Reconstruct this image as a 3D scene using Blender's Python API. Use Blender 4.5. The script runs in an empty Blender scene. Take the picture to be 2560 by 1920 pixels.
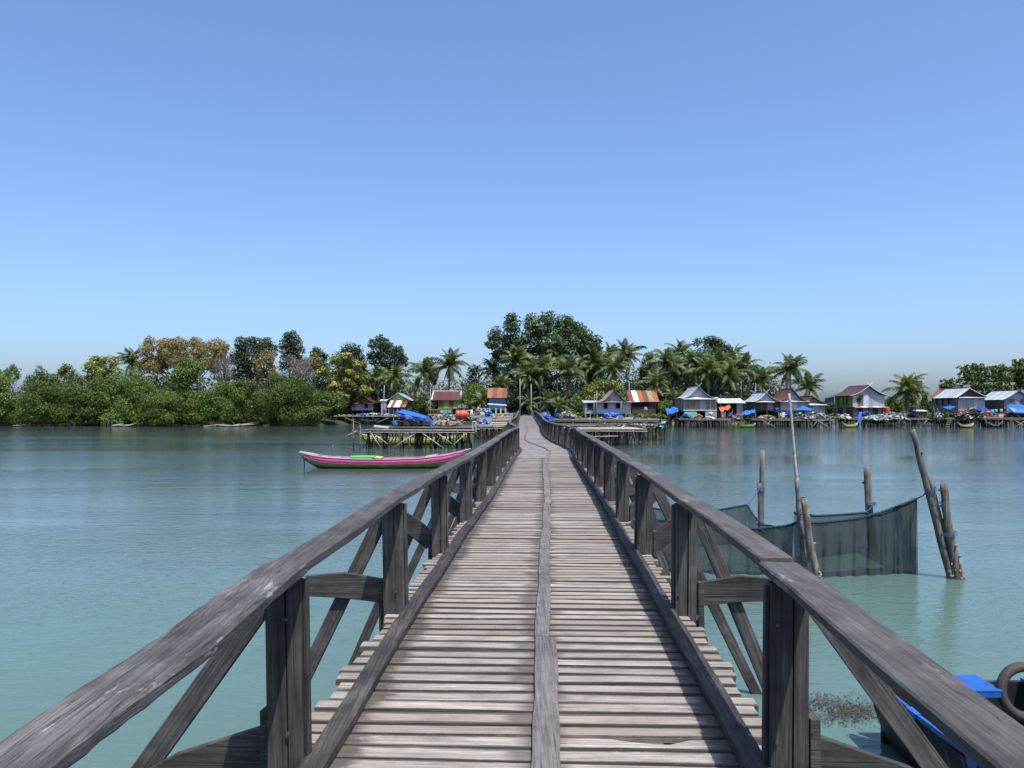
import bpy, math, random
import numpy as np
from mathutils import Vector, Matrix, Euler

# ------------------------------------------------------------------ camera, sky, sun, exposure
scene = bpy.context.scene
H = 3.1            # eye height above the water
F = 2050.0         # focal length in photo pixels (2560 wide)
HOR = 1022.0       # photo row of the horizon
cam_d = bpy.data.cameras.new('camera'); cam = bpy.data.objects.new('camera', cam_d)
scene.collection.objects.link(cam); scene.camera = cam
cam.location = (0, 0, H); cam.rotation_euler = (math.radians(90), 0, 0)
cam_d.sensor_width = 36; cam_d.lens = 36 * F / 2560; cam_d.shift_y = (HOR - 960) / 2560
cam_d.clip_start = .05; cam_d.clip_end = 20000

SUN = Vector((0.20, -0.34, 0.92)).normalized()
world = bpy.data.worlds.new('World'); scene.world = world; world.use_nodes = True
wn = world.node_tree.nodes; wl = world.node_tree.links
sky = wn.new('ShaderNodeTexSky'); sky.sky_type = 'NISHITA'; sky.sun_disc = False
sky.sun_elevation = math.asin(SUN.z); sky.sun_rotation = math.atan2(SUN.x, SUN.y)
sky.air_density = 0.8; sky.dust_density = 2.3; sky.ozone_density = 8.0; sky.altitude = 0
wn['Background'].inputs['Strength'].default_value = 0.15
wl.new(sky.outputs[0], wn['Background'].inputs['Color'])
sun_d = bpy.data.lights.new('sun', 'SUN'); sun = bpy.data.objects.new('sun', sun_d)
scene.collection.objects.link(sun); sun_d.energy = 4.1; sun_d.angle = math.radians(.53); sun_d.color = (1, .96, .9)
sun.rotation_euler = (-SUN).to_track_quat('-Z', 'Y').to_euler(); sun.location = (10, -20, 40)
scene.view_settings.view_transform = 'Standard'; scene.view_settings.look = 'None'
scene.view_settings.exposure = 0.68; scene.view_settings.gamma = 1

# ------------------------------------------------------------------ helpers
R = random.Random(7)
NR = np.random.RandomState(7)
COL = scene.collection
def ux(u, d): return (u - 1280.0) * d / F
def vz(v, d): return H - (v - HOR) * d / F
def lerp(a, b, t): return a + (b - a) * t
def interp(tab, x):
    return float(np.interp(x, [p[0] for p in tab], [p[1] for p in tab]))
def S(r, g, b, k=1.0):
    f = lambda c: (c/255/12.92 if c/255 <= .04045 else ((c/255+.055)/1.055)**2.4) * k
    return (f(r), f(g), f(b), 1)
def L(r, g, b): return (r, g, b, 1)

class MB:
    def __init__(s): s.v = []; s.f = []; s.sm = False
    def add(s, vs, fs):
        o = len(s.v); s.v += [tuple(p) for p in vs]; s.f += [tuple(i + o for i in f) for f in fs]; return s
    def box(s, c, d, rot=None, jit=0):
        hx, hy, hz = d[0]/2, d[1]/2, d[2]/2; vs = []
        for z in (-hz, hz):
            for x, y in ((-hx,-hy),(hx,-hy),(hx,hy),(-hx,hy)):
                p = Vector((x + R.uniform(-jit, jit), y + R.uniform(-jit, jit), z + R.uniform(-jit, jit)))
                if rot is not None: p = rot @ p
                vs.append(p + Vector(c))
        return s.add(vs, [(3,2,1,0),(4,5,6,7),(0,1,5,4),(1,2,6,5),(2,3,7,6),(3,0,4,7)])
    def bar(s, a, b, w, h, up=(0,0,1), w2=None, h2=None):
        a = Vector(a); b = Vector(b); t = (b - a).normalized(); up = Vector(up)
        if abs(t.dot(up)) > .98: up = Vector((0, 1, 0))
        sd = t.cross(up).normalized(); un = sd.cross(t); vs = []
        for p, ww, hh in ((a, w, h), (b, w2 or w, h2 or h)):
            for i, j in ((-1,-1),(1,-1),(1,1),(-1,1)): vs.append(p + sd*i*ww/2 + un*j*hh/2)
        return s.add(vs, [(3,2,1,0),(4,5,6,7),(0,1,5,4),(1,2,6,5),(2,3,7,6),(3,0,4,7)])
    def sweep(s, pts, secs, up=(0,0,1)):
        # rectangular sweep; secs = list of (w,h) for each point, or one pair
        n = len(pts); pts = [Vector(p) for p in pts]; vs = []
        for i, p in enumerate(pts):
            t = (pts[min(i+1, n-1)] - pts[max(i-1, 0)]).normalized()
            sd = t.cross(Vector(up)).normalized(); un = sd.cross(t)
            w, h = secs[i] if isinstance(secs, list) else secs
            for a, b in ((-1,-1),(1,-1),(1,1),(-1,1)): vs.append(p + sd*a*w/2 + un*b*h/2)
        fs = [(3,2,1,0), (4*n-4, 4*n-3, 4*n-2, 4*n-1)]
        for i in range(n-1):
            for k in range(4):
                a = i*4+k; b = i*4+(k+1) % 4; fs.append((a, b, b+4, a+4))
        return s.add(vs, fs)
    def tube(s, pts, r, n=6, r2=None, cap=True):
        pts = [Vector(p) for p in pts]; m = len(pts); vs = []; fs = []
        for i, p in enumerate(pts):
            t = (pts[min(i+1, m-1)] - pts[max(i-1, 0)]).normalized()
            up = Vector((0,0,1)) if abs(t.z) < .9 else Vector((1,0,0))
            sd = t.cross(up).normalized(); un = sd.cross(t)
            rr = r[i] if isinstance(r, (list, tuple)) else (r if r2 is None else lerp(r, r2, i/(m-1)))
            for k in range(n):
                a = 2*math.pi*k/n; vs.append(p + sd*math.cos(a)*rr + un*math.sin(a)*rr)
        for i in range(m-1):
            for k in range(n):
                a = i*n+k; b = i*n+(k+1) % n; fs.append((a, b, b+n, a+n))
        if cap: fs += [tuple(range(n-1, -1, -1)), tuple(range((m-1)*n, m*n))]
        return s.add(vs, fs)
    def loft(s, rows, closed=False, caps=False):
        n = len(rows[0]); vs = [p for r in rows for p in r]; fs = []
        for i in range(len(rows)-1):
            for k in range(n if closed else n-1):
                a = i*n+k; b = i*n+(k+1) % n; fs.append((a, b, b+n, a+n))
        if caps: fs += [tuple(range(n-1, -1, -1)), tuple(range((len(rows)-1)*n, len(rows)*n))]
        return s.add(vs, fs)
    def sheet(s, rows, th):
        """solid sheet from a grid of points, thickened along normal"""
        g = [[Vector(p) for p in r] for r in rows]; m, n = len(g), len(g[0]); low = []
        for i in range(m):
            rr = []
            for k in range(n):
                a = g[min(i+1, m-1)][k] - g[max(i-1, 0)][k]; b = g[i][min(k+1, n-1)] - g[i][max(k-1, 0)]
                nn = a.cross(b); nn = nn.normalized() if nn.length > 1e-9 else Vector((0,0,1)); rr.append(g[i][k] - nn*th)
            low.append(rr)
        vs = [p for r in g for p in r] + [p for r in low for p in r]; o = m*n; fs = []
        for i in range(m-1):
            for k in range(n-1):
                a = i*n+k; fs.append((a, a+1, a+n+1, a+n)); fs.append((o+a+n, o+a+n+1, o+a+1, o+a))
        per = [k for k in range(n)] + [i*n+n-1 for i in range(1, m)] + [(m-1)*n+k for k in range(n-2, -1, -1)] + [i*n for i in range(m-2, 0, -1)]
        for j in range(len(per)):
            a, b = per[j], per[(j+1) % len(per)]; fs.append((a, a+o, b+o, b))
        return s.add(vs, fs)
    def prism(s, poly, ax, t0, t1):
        """poly: (x,z) list extruded along y from t0 to t1"""
        n = len(poly); vs = [(x, t0, z) for x, z in poly] + [(x, t1, z) for x, z in poly]
        fs = [tuple(range(n)), tuple(range(2*n-1, n-1, -1))]
        for k in range(n): a, b = k, (k+1) % n; fs.append((b, a, a+n, b+n))
        return s.add(vs, fs)
    def mesh(s, name='mesh', smooth=False):
        me = bpy.data.meshes.new(name); me.from_pydata(s.v, [], s.f)
        if smooth: me.polygons.foreach_set('use_smooth', [True]*len(me.polygons))
        me.update(); return me
    def build(s, name, m, parent=None, loc=None, smooth=False, bevel=0):
        return obj(name, s.mesh(name, smooth), m, parent, loc, bevel)

def obj(name, me, m, parent=None, loc=None, bevel=0):
    o = bpy.data.objects.new(name, me); COL.objects.link(o)
    if m is not None and len(me.materials) == 0: me.materials.append(m)
    if parent is not None: o.parent = parent
    if loc is not None: o.location = loc
    if bevel:
        b = o.modifiers.new('bevel', 'BEVEL'); b.width = bevel; b.segments = 2; b.limit_method = 'ANGLE'
    return o
def tag(o, label=None, cat=None, group=None, kind=None):
    if label: o['label'] = label
    if cat: o['category'] = cat
    if group: o['group'] = group
    if kind: o['kind'] = kind
    return o
def thing(name, label, cat, loc=(0,0,0), rz=0, group=None):
    o = bpy.data.objects.new(name, None); COL.objects.link(o); o.location = loc; o.rotation_euler = (0, 0, rz)
    o.empty_display_size = .2
    return tag(o, label, cat, group)

# ------------------------------------------------------------------ materials
class NT:
    def __init__(s, name):
        s.m = bpy.data.materials.new(name); s.m.use_nodes = True; s.t = s.m.node_tree
        s.b = s.t.nodes['Principled BSDF']; s.out = s.t.nodes['Material Output']
    def n(s, typ, **kw):
        nd = s.t.nodes.new('ShaderNode' + typ)
        for k, v in kw.items():
            if k in nd.inputs: nd.inputs[k].default_value = v
            else: setattr(nd, k, v)
        return nd
    def l(s, a, b): s.t.links.new(a, b)
    def mapping(s, scale=(1,1,1), coord='Object', rnd=True):
        tc = s.n('TexCoord'); mp = s.n('Mapping'); mp.inputs['Scale'].default_value = scale
        src = tc.outputs[coord] if coord != 'World' else s.n('NewGeometry').outputs['Position']
        if rnd:
            oi = s.n('ObjectInfo'); mul = s.n('Math', operation='MULTIPLY'); mul.inputs[1].default_value = 37.0
            s.l(oi.outputs['Random'], mul.inputs[0]); add = s.n('VectorMath', operation='ADD')
            s.l(src, add.inputs[0]); s.l(mul.outputs[0], add.inputs[1]); src = add.outputs[0]
        s.l(src, mp.inputs['Vector']); return mp.outputs[0]
    def noise(s, vec, scale, detail=4, rough=.6, dist=0):
        nd = s.n('TexNoise'); nd.inputs['Scale'].default_value = scale; nd.inputs['Detail'].default_value = detail
        nd.inputs['Roughness'].default_value = rough; nd.inputs['Distortion'].default_value = dist
        s.l(vec, nd.inputs['Vector']); return nd.outputs['Fac']
    def ramp(s, fac, stops):
        r = s.n('ValToRGB'); cr = r.color_ramp
        while len(cr.elements) < len(stops): cr.elements.new(.5)
        for e, (p, c) in zip(cr.elements, stops): e.position = p; e.color = c if len(c) == 4 else (*c, 1)
        s.l(fac, r.inputs[0]); return r.outputs[0]
    def mix(s, fac, a, b, mode='MIX'):
        m = s.n('MixRGB', blend_type=mode)
        for i, x in ((0, fac), (1, a), (2, b)):
            if isinstance(x, (int, float)): m.inputs[i].default_value = x
            elif isinstance(x, tuple): m.inputs[i].default_value = x
            else: s.l(x, m.inputs[i])
        return m.outputs[0]
    def math(s, op, a, b=0.0, clamp=False):
        m = s.n('Math', operation=op); m.use_clamp = clamp
        for i, x in ((0, a), (1, b)):
            if isinstance(x, (int, float)): m.inputs[i].default_value = x
            else: s.l(x, m.inputs[i])
        return m.outputs[0]
    def bump(s, h, strength=.5, dist=.01):
        b = s.n('Bump'); b.inputs['Strength'].default_value = strength; b.inputs['Distance'].default_value = dist
        s.l(h, b.inputs['Height']); s.l(b.outputs[0], s.b.inputs['Normal'])
    def col(s, c):
        if isinstance(c, tuple): s.b.inputs['Base Color'].default_value = c
        else: s.l(c, s.b.inputs['Base Color'])
    def rough(s, r): s.b.inputs['Roughness'].default_value = r
    def spec(s, r): s.b.inputs['Specular IOR Level'].default_value = r

def wood_mat(name, dark, mid, light, axis=0, grain=26, stain=None, rough=.8, bump=.6, wear=.0, scl=1.0, check=.7):
    """weathered timber; grain runs along the object's local axis"""
    dark, mid, light = [tuple(x*.62 for x in c_[:3]) + (1,) for c_ in (dark, mid, light)]
    t = NT(name); sc = [1.0*scl, 1.0*scl, 1.0*scl]; sc[axis] = .03*scl
    v = t.mapping(tuple(sc)); g1 = t.noise(v, grain*4.5, 4, .6, .2)
    sc[axis] = .07*scl; g2 = t.noise(t.mapping(tuple(sc)), grain*.9, 4, .6, .4)
    b = t.noise(t.mapping((1.3*scl,)*3), 3.0, 5, .65); g = t.math('ADD', t.math('MULTIPLY', g1, .6), t.math('MULTIPLY', g2, .4))
    f = t.math('ADD', t.math('MULTIPLY', g, .6), t.math('MULTIPLY', b, .4))
    c = t.ramp(f, [(.39, dark), (.5, mid), (.61, light)])
    sc[axis] = .016*scl; ck = t.noise(t.mapping(tuple(sc)), grain*1.5, 3, .5, .1)
    ckm = t.math('MULTIPLY', t.ramp(ck, [(.47, (0,0,0)), (.5, (1,1,1)), (.53, (0,0,0))]), t.ramp(b, [(.42, (.15*check,)*3), (.6, (check,)*3)]))
    c = t.mix(ckm, c, tuple(x*.25 for x in dark[:3]) + (1,)); g = t.math('SUBTRACT', g, t.math('MULTIPLY', ckm, .5))
    oi = t.n('ObjectInfo'); rv = t.math('ADD', t.math('MULTIPLY', oi.outputs['Random'], .5), .74)
    c = t.mix(1.0, c, t.ramp(rv, [(.0, (0,0,0,1)), (1.0, (1,1,1,1))]), 'MULTIPLY')
    if wear:
        w = t.noise(t.mapping((1.2, .35, 1.2)), 4.2, 6, .75, .4)
        c = t.mix(t.ramp(w, [(.60, (0,0,0,1)), (.68, (wear,)*3)]), c, (.36, .35, .34, 1))
        # drying cracks along the grain
        sc2 = [1.0, 1.0, 1.0]; sc2[axis] = .05
        k = t.noise(t.mapping(tuple(sc2)), 5.0, 4, .6, .15)
        cr = t.ramp(k, [(.494, (0,0,0,1)), (.5, (1,1,1,1)), (.506, (0,0,0,1))])
        pt = t.noise(t.mapping((.5,.5,.5)), 1.4, 2)
        cr = t.math('MULTIPLY', cr, t.ramp(pt, [(.58, (0,0,0,1)), (.66, (1,1,1,1))]))
        c = t.mix(cr, c, (.015, .014, .013, 1))
        g = t.math('SUBTRACT', g, t.math('MULTIPLY', cr, .8))
    if stain: c = stain(t, c)
    t.col(c); t.rough(rough); t.spec(.25); t.bump(g, bump, .006); return t.m

def plank_stain_gap_shade(t, c):
    # boards of different age and timber
    oi = t.n('ObjectInfo'); r2 = t.math('FRACT', t.math('MULTIPLY', oi.outputs['Random'], 13.7))
    c = t.mix(t.ramp(r2, [(.0, (0,0,0)), (.6, (.0,)*3), (.75, (.45,)*3), (1.0, (.7,)*3)]), c, (.20, .165, .13, 1))
    r3 = t.math('FRACT', t.math('MULTIPLY', oi.outputs['Random'], 29.3))
    c = t.mix(t.ramp(r3, [(.0, (.5,)*3), (.12, (.0,)*3), (.85, (0,0,0)), (1.0, (.35,)*3)]), c, (.12, .11, .105, 1))
    # foot dirt gathers beside the batten and the kerbs
    tc = t.n('TexCoord'); sep = t.n('SeparateXYZ'); t.l(tc.outputs['Object'], sep.inputs[0])
    ax = t.math('ABSOLUTE', sep.outputs['X'])
    nz = t.noise(t.mapping((1.2, 4, 1)), 7, 5, .75)
    near = t.math('ADD', t.math('ABSOLUTE', t.math('SUBTRACT', sep.outputs['X'], .035)), t.math('MULTIPLY', nz, -.13))
    m1 = t.ramp(near, [(.0, (.62,)*3), (.03, (.42,)*3), (.075, (0,0,0))])
    far = t.math('ADD', ax, t.math('MULTIPLY', nz, .24))
    m2 = t.math('MULTIPLY', t.ramp(far, [(.92, (0,0,0)), (1.0, (.8,)*3)]), t.ramp(ax, [(.97, (1,1,1)), (1.0, (.12,)*3)]))
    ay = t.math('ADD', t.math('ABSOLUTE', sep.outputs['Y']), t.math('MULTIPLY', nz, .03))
    m3 = t.ramp(t.math('MULTIPLY', ay, 10), [(.59, (0,0,0)), (.67, (.78,)*3)])  # plank edges and sides darkened: shade of the gaps put into the colour
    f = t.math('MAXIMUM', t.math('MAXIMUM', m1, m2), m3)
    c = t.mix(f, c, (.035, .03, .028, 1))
    k = t.noise(t.mapping((.5, 2, 2)), 3.0, 5, .7)
    return t.mix(t.ramp(k, [(.57, (0,0,0)), (.74, (.6,)*3)]), c, (.06, .054, .05, 1))

M = {}
M['plank'] = wood_mat('deck_plank_wood', L(.255,.224,.19), L(.435,.392,.342), L(.62,.575,.515), 0, 22, plank_stain_gap_shade, .85, .8)
M['plank_far'] = wood_mat('far_plank_wood', L(.2,.18,.17), L(.36,.335,.315), L(.5,.48,.46), 0, 12, None, .85, .5)
M['rail'] = wood_mat('rail_wood', L(.055,.05,.048), L(.135,.126,.123), L(.25,.238,.232), 1, 22, None, .75, .8, wear=.8)
M['post'] = wood_mat('post_wood', L(.04,.036,.034), L(.10,.09,.083), L(.18,.165,.152), 2, 20, None, .85, .7)
M['rail2'] = wood_mat('planed_rail_wood', L(.075,.069,.066), L(.135,.126,.122), L(.205,.195,.188), 1, 22, None, .78, .5, wear=.35, check=.35)
M['kerb'] = wood_mat('kerb_wood', L(.032,.028,.026), L(.07,.062,.057), L(.14,.126,.116), 1, 20, None, .8, .7)
M['batten'] = wood_mat('batten_wood', L(.11,.10,.095), L(.21,.198,.188), L(.31,.30,.285), 1, 20, None, .8, .7)
M['beam'] = wood_mat('beam_wood', L(.035,.032,.03), L(.085,.078,.073), L(.16,.15,.14), 0, 20, None, .85, .6)
M['brace'] = wood_mat('brace_wood', L(.035,.033,.032), L(.09,.084,.08), L(.18,.17,.16), 2, 20, None, .85, .6)
M['bamboo'] = wood_mat('bleached_bamboo', L(.30,.26,.21), L(.55,.50,.42), L(.75,.70,.62), 0, 8, None, .7, .2)
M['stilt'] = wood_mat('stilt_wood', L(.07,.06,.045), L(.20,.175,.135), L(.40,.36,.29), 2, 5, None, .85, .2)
M['dstilt'] = wood_mat('dark_stilt_wood', L(.02,.018,.016), L(.05,.045,.04), L(.10,.09,.08), 2, 5, None, .85, .2)  # darker stilt tone, used mostly for back rows and joists
M['log'] = wood_mat('barked_log', L(.10,.085,.065), L(.26,.225,.18), L(.46,.42,.36), 2, 9, None, .85, .9)
M['cane'] = wood_mat('grey_bamboo', L(.09,.085,.075), L(.21,.20,.18), L(.38,.37,.345), 2, 9, None, .6, .4)
M['thatch'] = wood_mat('dark_bamboo_mat', L(.05,.044,.04), L(.13,.12,.11), L(.27,.25,.23), 0, 14, None, .9, .5)

def plain(name, c, rough=.7, var=.25, scale=3.0, spec=.3, dirt=None, coord='Object'):
    c = tuple(x*.72 for x in c[:3]) + (1,)
    t = NT(name); n = t.noise(t.mapping((1,1,1), coord), scale, 5, .65)
    k = t.ramp(n, [(.3, (1-var,)*3), (.7, (1+var*.4,)*3)])
    cc = t.mix(1.0, c, k, 'MULTIPLY')
    if dirt is not None:
        d = t.noise(t.mapping((2,2,.6), coord), scale*.8, 6, .7)
        cc = t.mix(t.ramp(d, [(.52, (0,0,0)), (.68, (.7,)*3)]), cc, dirt)
    t.col(cc); t.rough(rough); t.spec(spec); t.bump(n, .2, .01); return t.m

def sheet_metal(name, base, rust=.0, rustc=L(.22,.07,.03), axis='X', light=None, rough=.5):
    """corrugated sheet: ridges by relief, streaky weathering, optional rust"""
    base = tuple(x*.85 for x in base[:3]) + (1,); rustc = tuple(x*.7 for x in rustc[:3]) + (1,)
    t = NT(name)
    tc = t.n('TexCoord'); w = t.n('TexWave'); w.bands_direction = axis; w.inputs['Scale'].default_value = 3.6
    t.l(tc.outputs['Object'], w.inputs['Vector'])
    st = t.noise(t.mapping((3, 3, .35) if axis == 'X' else (.35, 3, .35)), 2.2, 5, .65)
    c = t.ramp(st, [(.3, tuple(x*.62 for x in base[:3])), (.55, base[:3]), (.75, tuple(min(.8, x*1.25) for x in (light or base)[:3]))])
    oi = t.n('ObjectInfo'); rv = t.math('ADD', t.math('MULTIPLY', oi.outputs['Random'], .4), .75)
    c = t.mix(1.0, c, t.ramp(rv, [(0, (0,0,0)), (1, (1,1,1))]), 'MULTIPLY')
    if rust > 0:
        r = t.noise(t.mapping((2.4, 2.4, .5)), 1.3, 6, .7)
        th = .72 - rust*.42
        c = t.mix(t.ramp(r, [(th-.07, (0,0,0)), (th+.05, (.92,)*3)]), c, rustc)
    t.col(c); t.rough(rough); t.b.inputs['Metallic'].default_value = .15; t.spec(.4)
    t.bump(w.outputs['Fac'], .5, .02); return t.m
M['tin'] = sheet_metal('grey_tin', L(.46,.475,.51), .08)
M['tin_light'] = sheet_metal('bright_tin', L(.62,.65,.70), .02)
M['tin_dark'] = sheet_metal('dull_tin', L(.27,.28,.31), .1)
M['tin_blue'] = sheet_metal('bluish_tin', L(.40,.44,.51), .05)
M['tin_rusty'] = sheet_metal('rust_streaked_tin', L(.40,.40,.38), .55, L(.33,.15,.05))
M['rust'] = sheet_metal('rusted_tin', L(.27,.10,.06), .5, L(.17,.055,.035))
M['rust_orange'] = sheet_metal('orange_rusted_tin', L(.40,.17,.07), .4, L(.26,.09,.04))
M['maroon'] = sheet_metal('maroon_roofing', L(.13,.05,.05), .15, L(.2,.08,.05))
M['rust_brown'] = sheet_metal('brown_rusted_tin', L(.17,.075,.055), .4, L(.10,.05,.04))
M['white_paint'] = plain('white_paint', L(.74,.74,.72), .6, .15)
M['green_trim'] = plain('green_trim_paint', L(.22,.50,.30), .6, .15)
M['mint'] = plain('mint_board', L(.22,.62,.42), .6, .15)
M['lime'] = plain('lime_wall_paint', L(.30,.58,.10), .7, .18)
M['palegreen'] = plain('pale_green_paint', L(.60,.72,.38), .7, .15)
M['darkgreen'] = plain('dark_green_paint', L(.07,.26,.07), .7, .3)
M['olivegreen'] = plain('olive_green_wall', L(.27,.44,.06), .7, .15)
M['bluewall'] = plain('blue_wall_paint', L(.06,.17,.42), .7, .2)
M['paleblue'] = plain('pale_blue_paint', L(.25,.40,.68), .7, .2)
M['redwood'] = plain('red_shutter_paint', L(.38,.09,.05), .7, .2)
M['dark'] = plain('painted_interior_shade', L(.012,.012,.014), .9, .2)  # near-black colour painted in for unlit rooms and openings
M['brownwall'] = wood_mat('brown_board_wall', L(.06,.04,.03), L(.13,.09,.07), L(.22,.17,.14), 2, 6, None, .85, .3)
M['greywall'] = wood_mat('grey_board_wall', L(.10,.10,.10), L(.20,.195,.195), L(.33,.32,.32), 2, 6, None, .85, .3)
M['concrete'] = plain('bare_concrete', L(.36,.34,.31), .9, .25)
M['cream'] = plain('cream_paint', L(.62,.60,.36), .7, .15)

def tarp_mat(name, c):
    t = NT(name); n = t.noise(t.mapping((1,1,1)), 2.5, 5, .6); n2 = t.noise(t.mapping((1,1,1)), 9, 3, .6)
    t.col(t.mix(1.0, c, t.ramp(n, [(.3, (.75,)*3), (.7, (1.1,)*3)]), 'MULTIPLY')); t.rough(.45); t.spec(.4)
    t.bump(t.math('ADD', n, t.math('MULTIPLY', n2, .35)), .6, .08); return t.m
M['tarp'] = tarp_mat('blue_tarpaulin', L(.018,.115,.46))
M['tarp_dark'] = tarp_mat('deep_blue_tarpaulin', L(.012,.045,.24))
M['tarp_orange'] = tarp_mat('orange_tarpaulin', L(.50,.11,.04))
M['sack'] = tarp_mat('white_sacking', L(.42,.41,.375))
M['cloth_teal'] = tarp_mat('teal_cloth', L(.16,.42,.44))
M['cloth_green'] = tarp_mat('green_cloth', L(.18,.40,.10))
M['red_tank'] = plain('orange_red_plastic', L(.62,.075,.035), .4, .12, spec=.5)
M['grey_net'] = plain('grey_green_netting', L(.085,.11,.10), .9, .5, 6)
M['dark_net'] = plain('dark_netting', L(.05,.05,.05), .9, .5, 6)
M['pale_junk'] = plain('pale_shells_and_rope', L(.50,.47,.42), .9, .5, 5)
M['tan_junk'] = plain('tan_fibre', L(.38,.26,.16), .9, .4, 5)
M['grey_junk'] = plain('grey_cordage', L(.27,.27,.26), .9, .5, 5)
M['blue_junk'] = plain('blue_plastic_scrap', L(.08,.22,.55), .6, .3)
M['bolt'] = plain('rusty_bolt', L(.10,.085,.075), .6, .3)
M['steel'] = plain('galvanised_steel', L(.45,.46,.48), .4, .1, spec=.5)
M['black'] = plain('black_plastic', L(.02,.02,.022), .5, .2)
M['rope_blue'] = plain('blue_rope', L(.03,.10,.26), .8, .3, 20)
M['rope_teal'] = plain('dark_teal_rope', L(.015,.05,.06), .8, .4, 20)
M['rope_white'] = plain('white_rope', L(.7,.68,.6), .8, .2, 20)
M['pink'] = plain('pink_boat_paint', L(.68,.12,.33), .45, .18, 2, .4, L(.4,.12,.25))
M['boat_green'] = plain('green_boat_paint', L(.22,.44,.07), .5, .2, 2, .4, L(.09,.14,.05))
M['boat_mint'] = plain('bright_green_paint', L(.16,.52,.13), .5, .12, 2, .4)
M['boat_maroon'] = plain('maroon_keel_paint', L(.06,.022,.03), .6, .2)
M['yellow'] = plain('pale_yellow_boat_paint', L(.58,.60,.11), .5, .18, 2, .4, L(.33,.34,.10))
M['boat_white'] = plain('white_boat_trim', L(.70,.66,.60), .5, .2, 3)
M['boat_blue'] = plain('bright_blue_boat_paint', L(.02,.12,.50), .45, .3, 3, .4, L(.012,.06,.22))
M['boat_navy'] = plain('dark_blue_boat_paint', L(.02,.05,.17), .5, .3, 3)
M['boat_tar'] = plain('tarred_hull', L(.02,.022,.024), .6, .4, 4, .3, L(.09,.10,.09))
M['boat_floor'] = plain('green_bilge_boards', L(.06,.15,.055), .5, .4, 3)
M['rubber'] = plain('worn_rubber', L(.075,.068,.06), .75, .35, 8)
M['weed'] = plain('brown_seaweed', L(.075,.055,.045), .8, .4, 8)

# net: fine dark mesh, mostly see-through
t = NT('fine_fish_net'); tr = t.n('BsdfTransparent'); df = t.n('BsdfDiffuse'); mx = t.n('MixShader')
n = t.noise(t.mapping((1,1,1), 'Object', False), 2.5, 4)
n2 = t.noise(t.mapping((1,1,1), 'Object', False), 55, 2)
f = t.math('ADD', t.ramp(n, [(.3, (.58,)*3), (.7, (.8,)*3)]), t.math('MULTIPLY', t.math('SUBTRACT', n2, .5), .5), True)
df.inputs[0].default_value = L(.04,.046,.045)
t.l(f, mx.inputs[0]); t.l(tr.outputs[0], mx.inputs[1]); t.l(df.outputs[0], mx.inputs[2]); t.l(mx.outputs[0], t.out.inputs[0]); M['net'] = t.m

def leaf_mat(name, stops, trans=.35, spec=.3, rough=.55):
    t = NT(name); g = t.n('NewGeometry')
    oi = t.n('ObjectInfo')
    big = t.noise(t.mapping((1,1,1), 'Object'), .35, 2)
    f = t.math('ADD', t.math('MULTIPLY', g.outputs['Random Per Island'], .6), t.math('MULTIPLY', big, .4))
    c = t.ramp(f, [(.2 + .6*p, k) for p, k in stops])
    tl = t.n('BsdfTranslucent'); mx = t.n('MixShader'); mx.inputs[0].default_value = trans
    t.l(c, tl.inputs[0]); t.col(c); t.rough(rough); t.spec(spec)
    t.l(t.b.outputs[0], mx.inputs[1]); t.l(tl.outputs[0], mx.inputs[2]); t.l(mx.outputs[0], t.out.inputs[0]); return t.m
M['lf_mangrove'] = leaf_mat('mangrove_leaf', [(0, L(.03,.056,.010)), (.5, L(.07,.11,.02)), (1, L(.135,.18,.04))])
M['lf_light'] = leaf_mat('fresh_green_leaf', [(0, L(.055,.10,.018)), (.5, L(.115,.18,.034)), (1, L(.20,.265,.065))])
M['lf_olive'] = leaf_mat('olive_leaf', [(0, L(.045,.065,.010)), (.5, L(.085,.115,.018)), (1, L(.14,.17,.035))])
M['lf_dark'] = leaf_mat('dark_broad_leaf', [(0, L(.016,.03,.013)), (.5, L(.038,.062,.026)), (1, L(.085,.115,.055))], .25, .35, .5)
M['lf_tall'] = leaf_mat('big_tree_leaf', [(0, L(.018,.042,.012)), (.5, L(.042,.085,.022)), (1, L(.12,.165,.055))], .28, .4, .45)
M['lf_gold'] = leaf_mat('golden_leaf', [(0, L(.13,.095,.028)), (.5, L(.22,.178,.052)), (1, L(.33,.28,.10))])
M['lf_yellow'] = leaf_mat('yellow_blossom', [(0, L(.22,.22,.05)), (.5, L(.38,.36,.09)), (1, L(.52,.49,.19))])
M['lf_lime'] = leaf_mat('lime_leaf', [(0, L(.05,.075,.014)), (.5, L(.12,.16,.028)), (1, L(.24,.27,.06))])
M['lf_twig'] = leaf_mat('bare_grey_twig', [(0, L(.11,.09,.075)), (.5, L(.19,.165,.145)), (1, L(.28,.25,.22))], .0, .1, .9)
M['lf_palm'] = leaf_mat('palm_frond', [(0, L(.036,.062,.014)), (.5, L(.085,.118,.03)), (1, L(.175,.205,.065))], .35, .4, .45)
M['lf_palmdry'] = leaf_mat('drying_palm_frond', [(0, L(.17,.14,.05)), (.5, L(.30,.25,.09)), (1, L(.42,.36,.16))], .3)
M['bark'] = plain('tree_bark', L(.13,.11,.09), .9, .4, 4)
M['palmbark'] = plain('palm_bark', L(.20,.18,.155), .9, .35, 5)
# ------------------------------------------------------------------ water, shore
t = NT('lagoon_water')
pos = t.n('NewGeometry').outputs['Position']
sep = t.n('SeparateXYZ'); t.l(pos, sep.inputs[0])
mpb = t.n('Mapping'); mpb.inputs['Scale'].default_value = (.05, .085, 1); t.l(pos, mpb.inputs['Vector'])
bed = t.noise(mpb.outputs[0], 1.0, 5, .6, .8)
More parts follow.
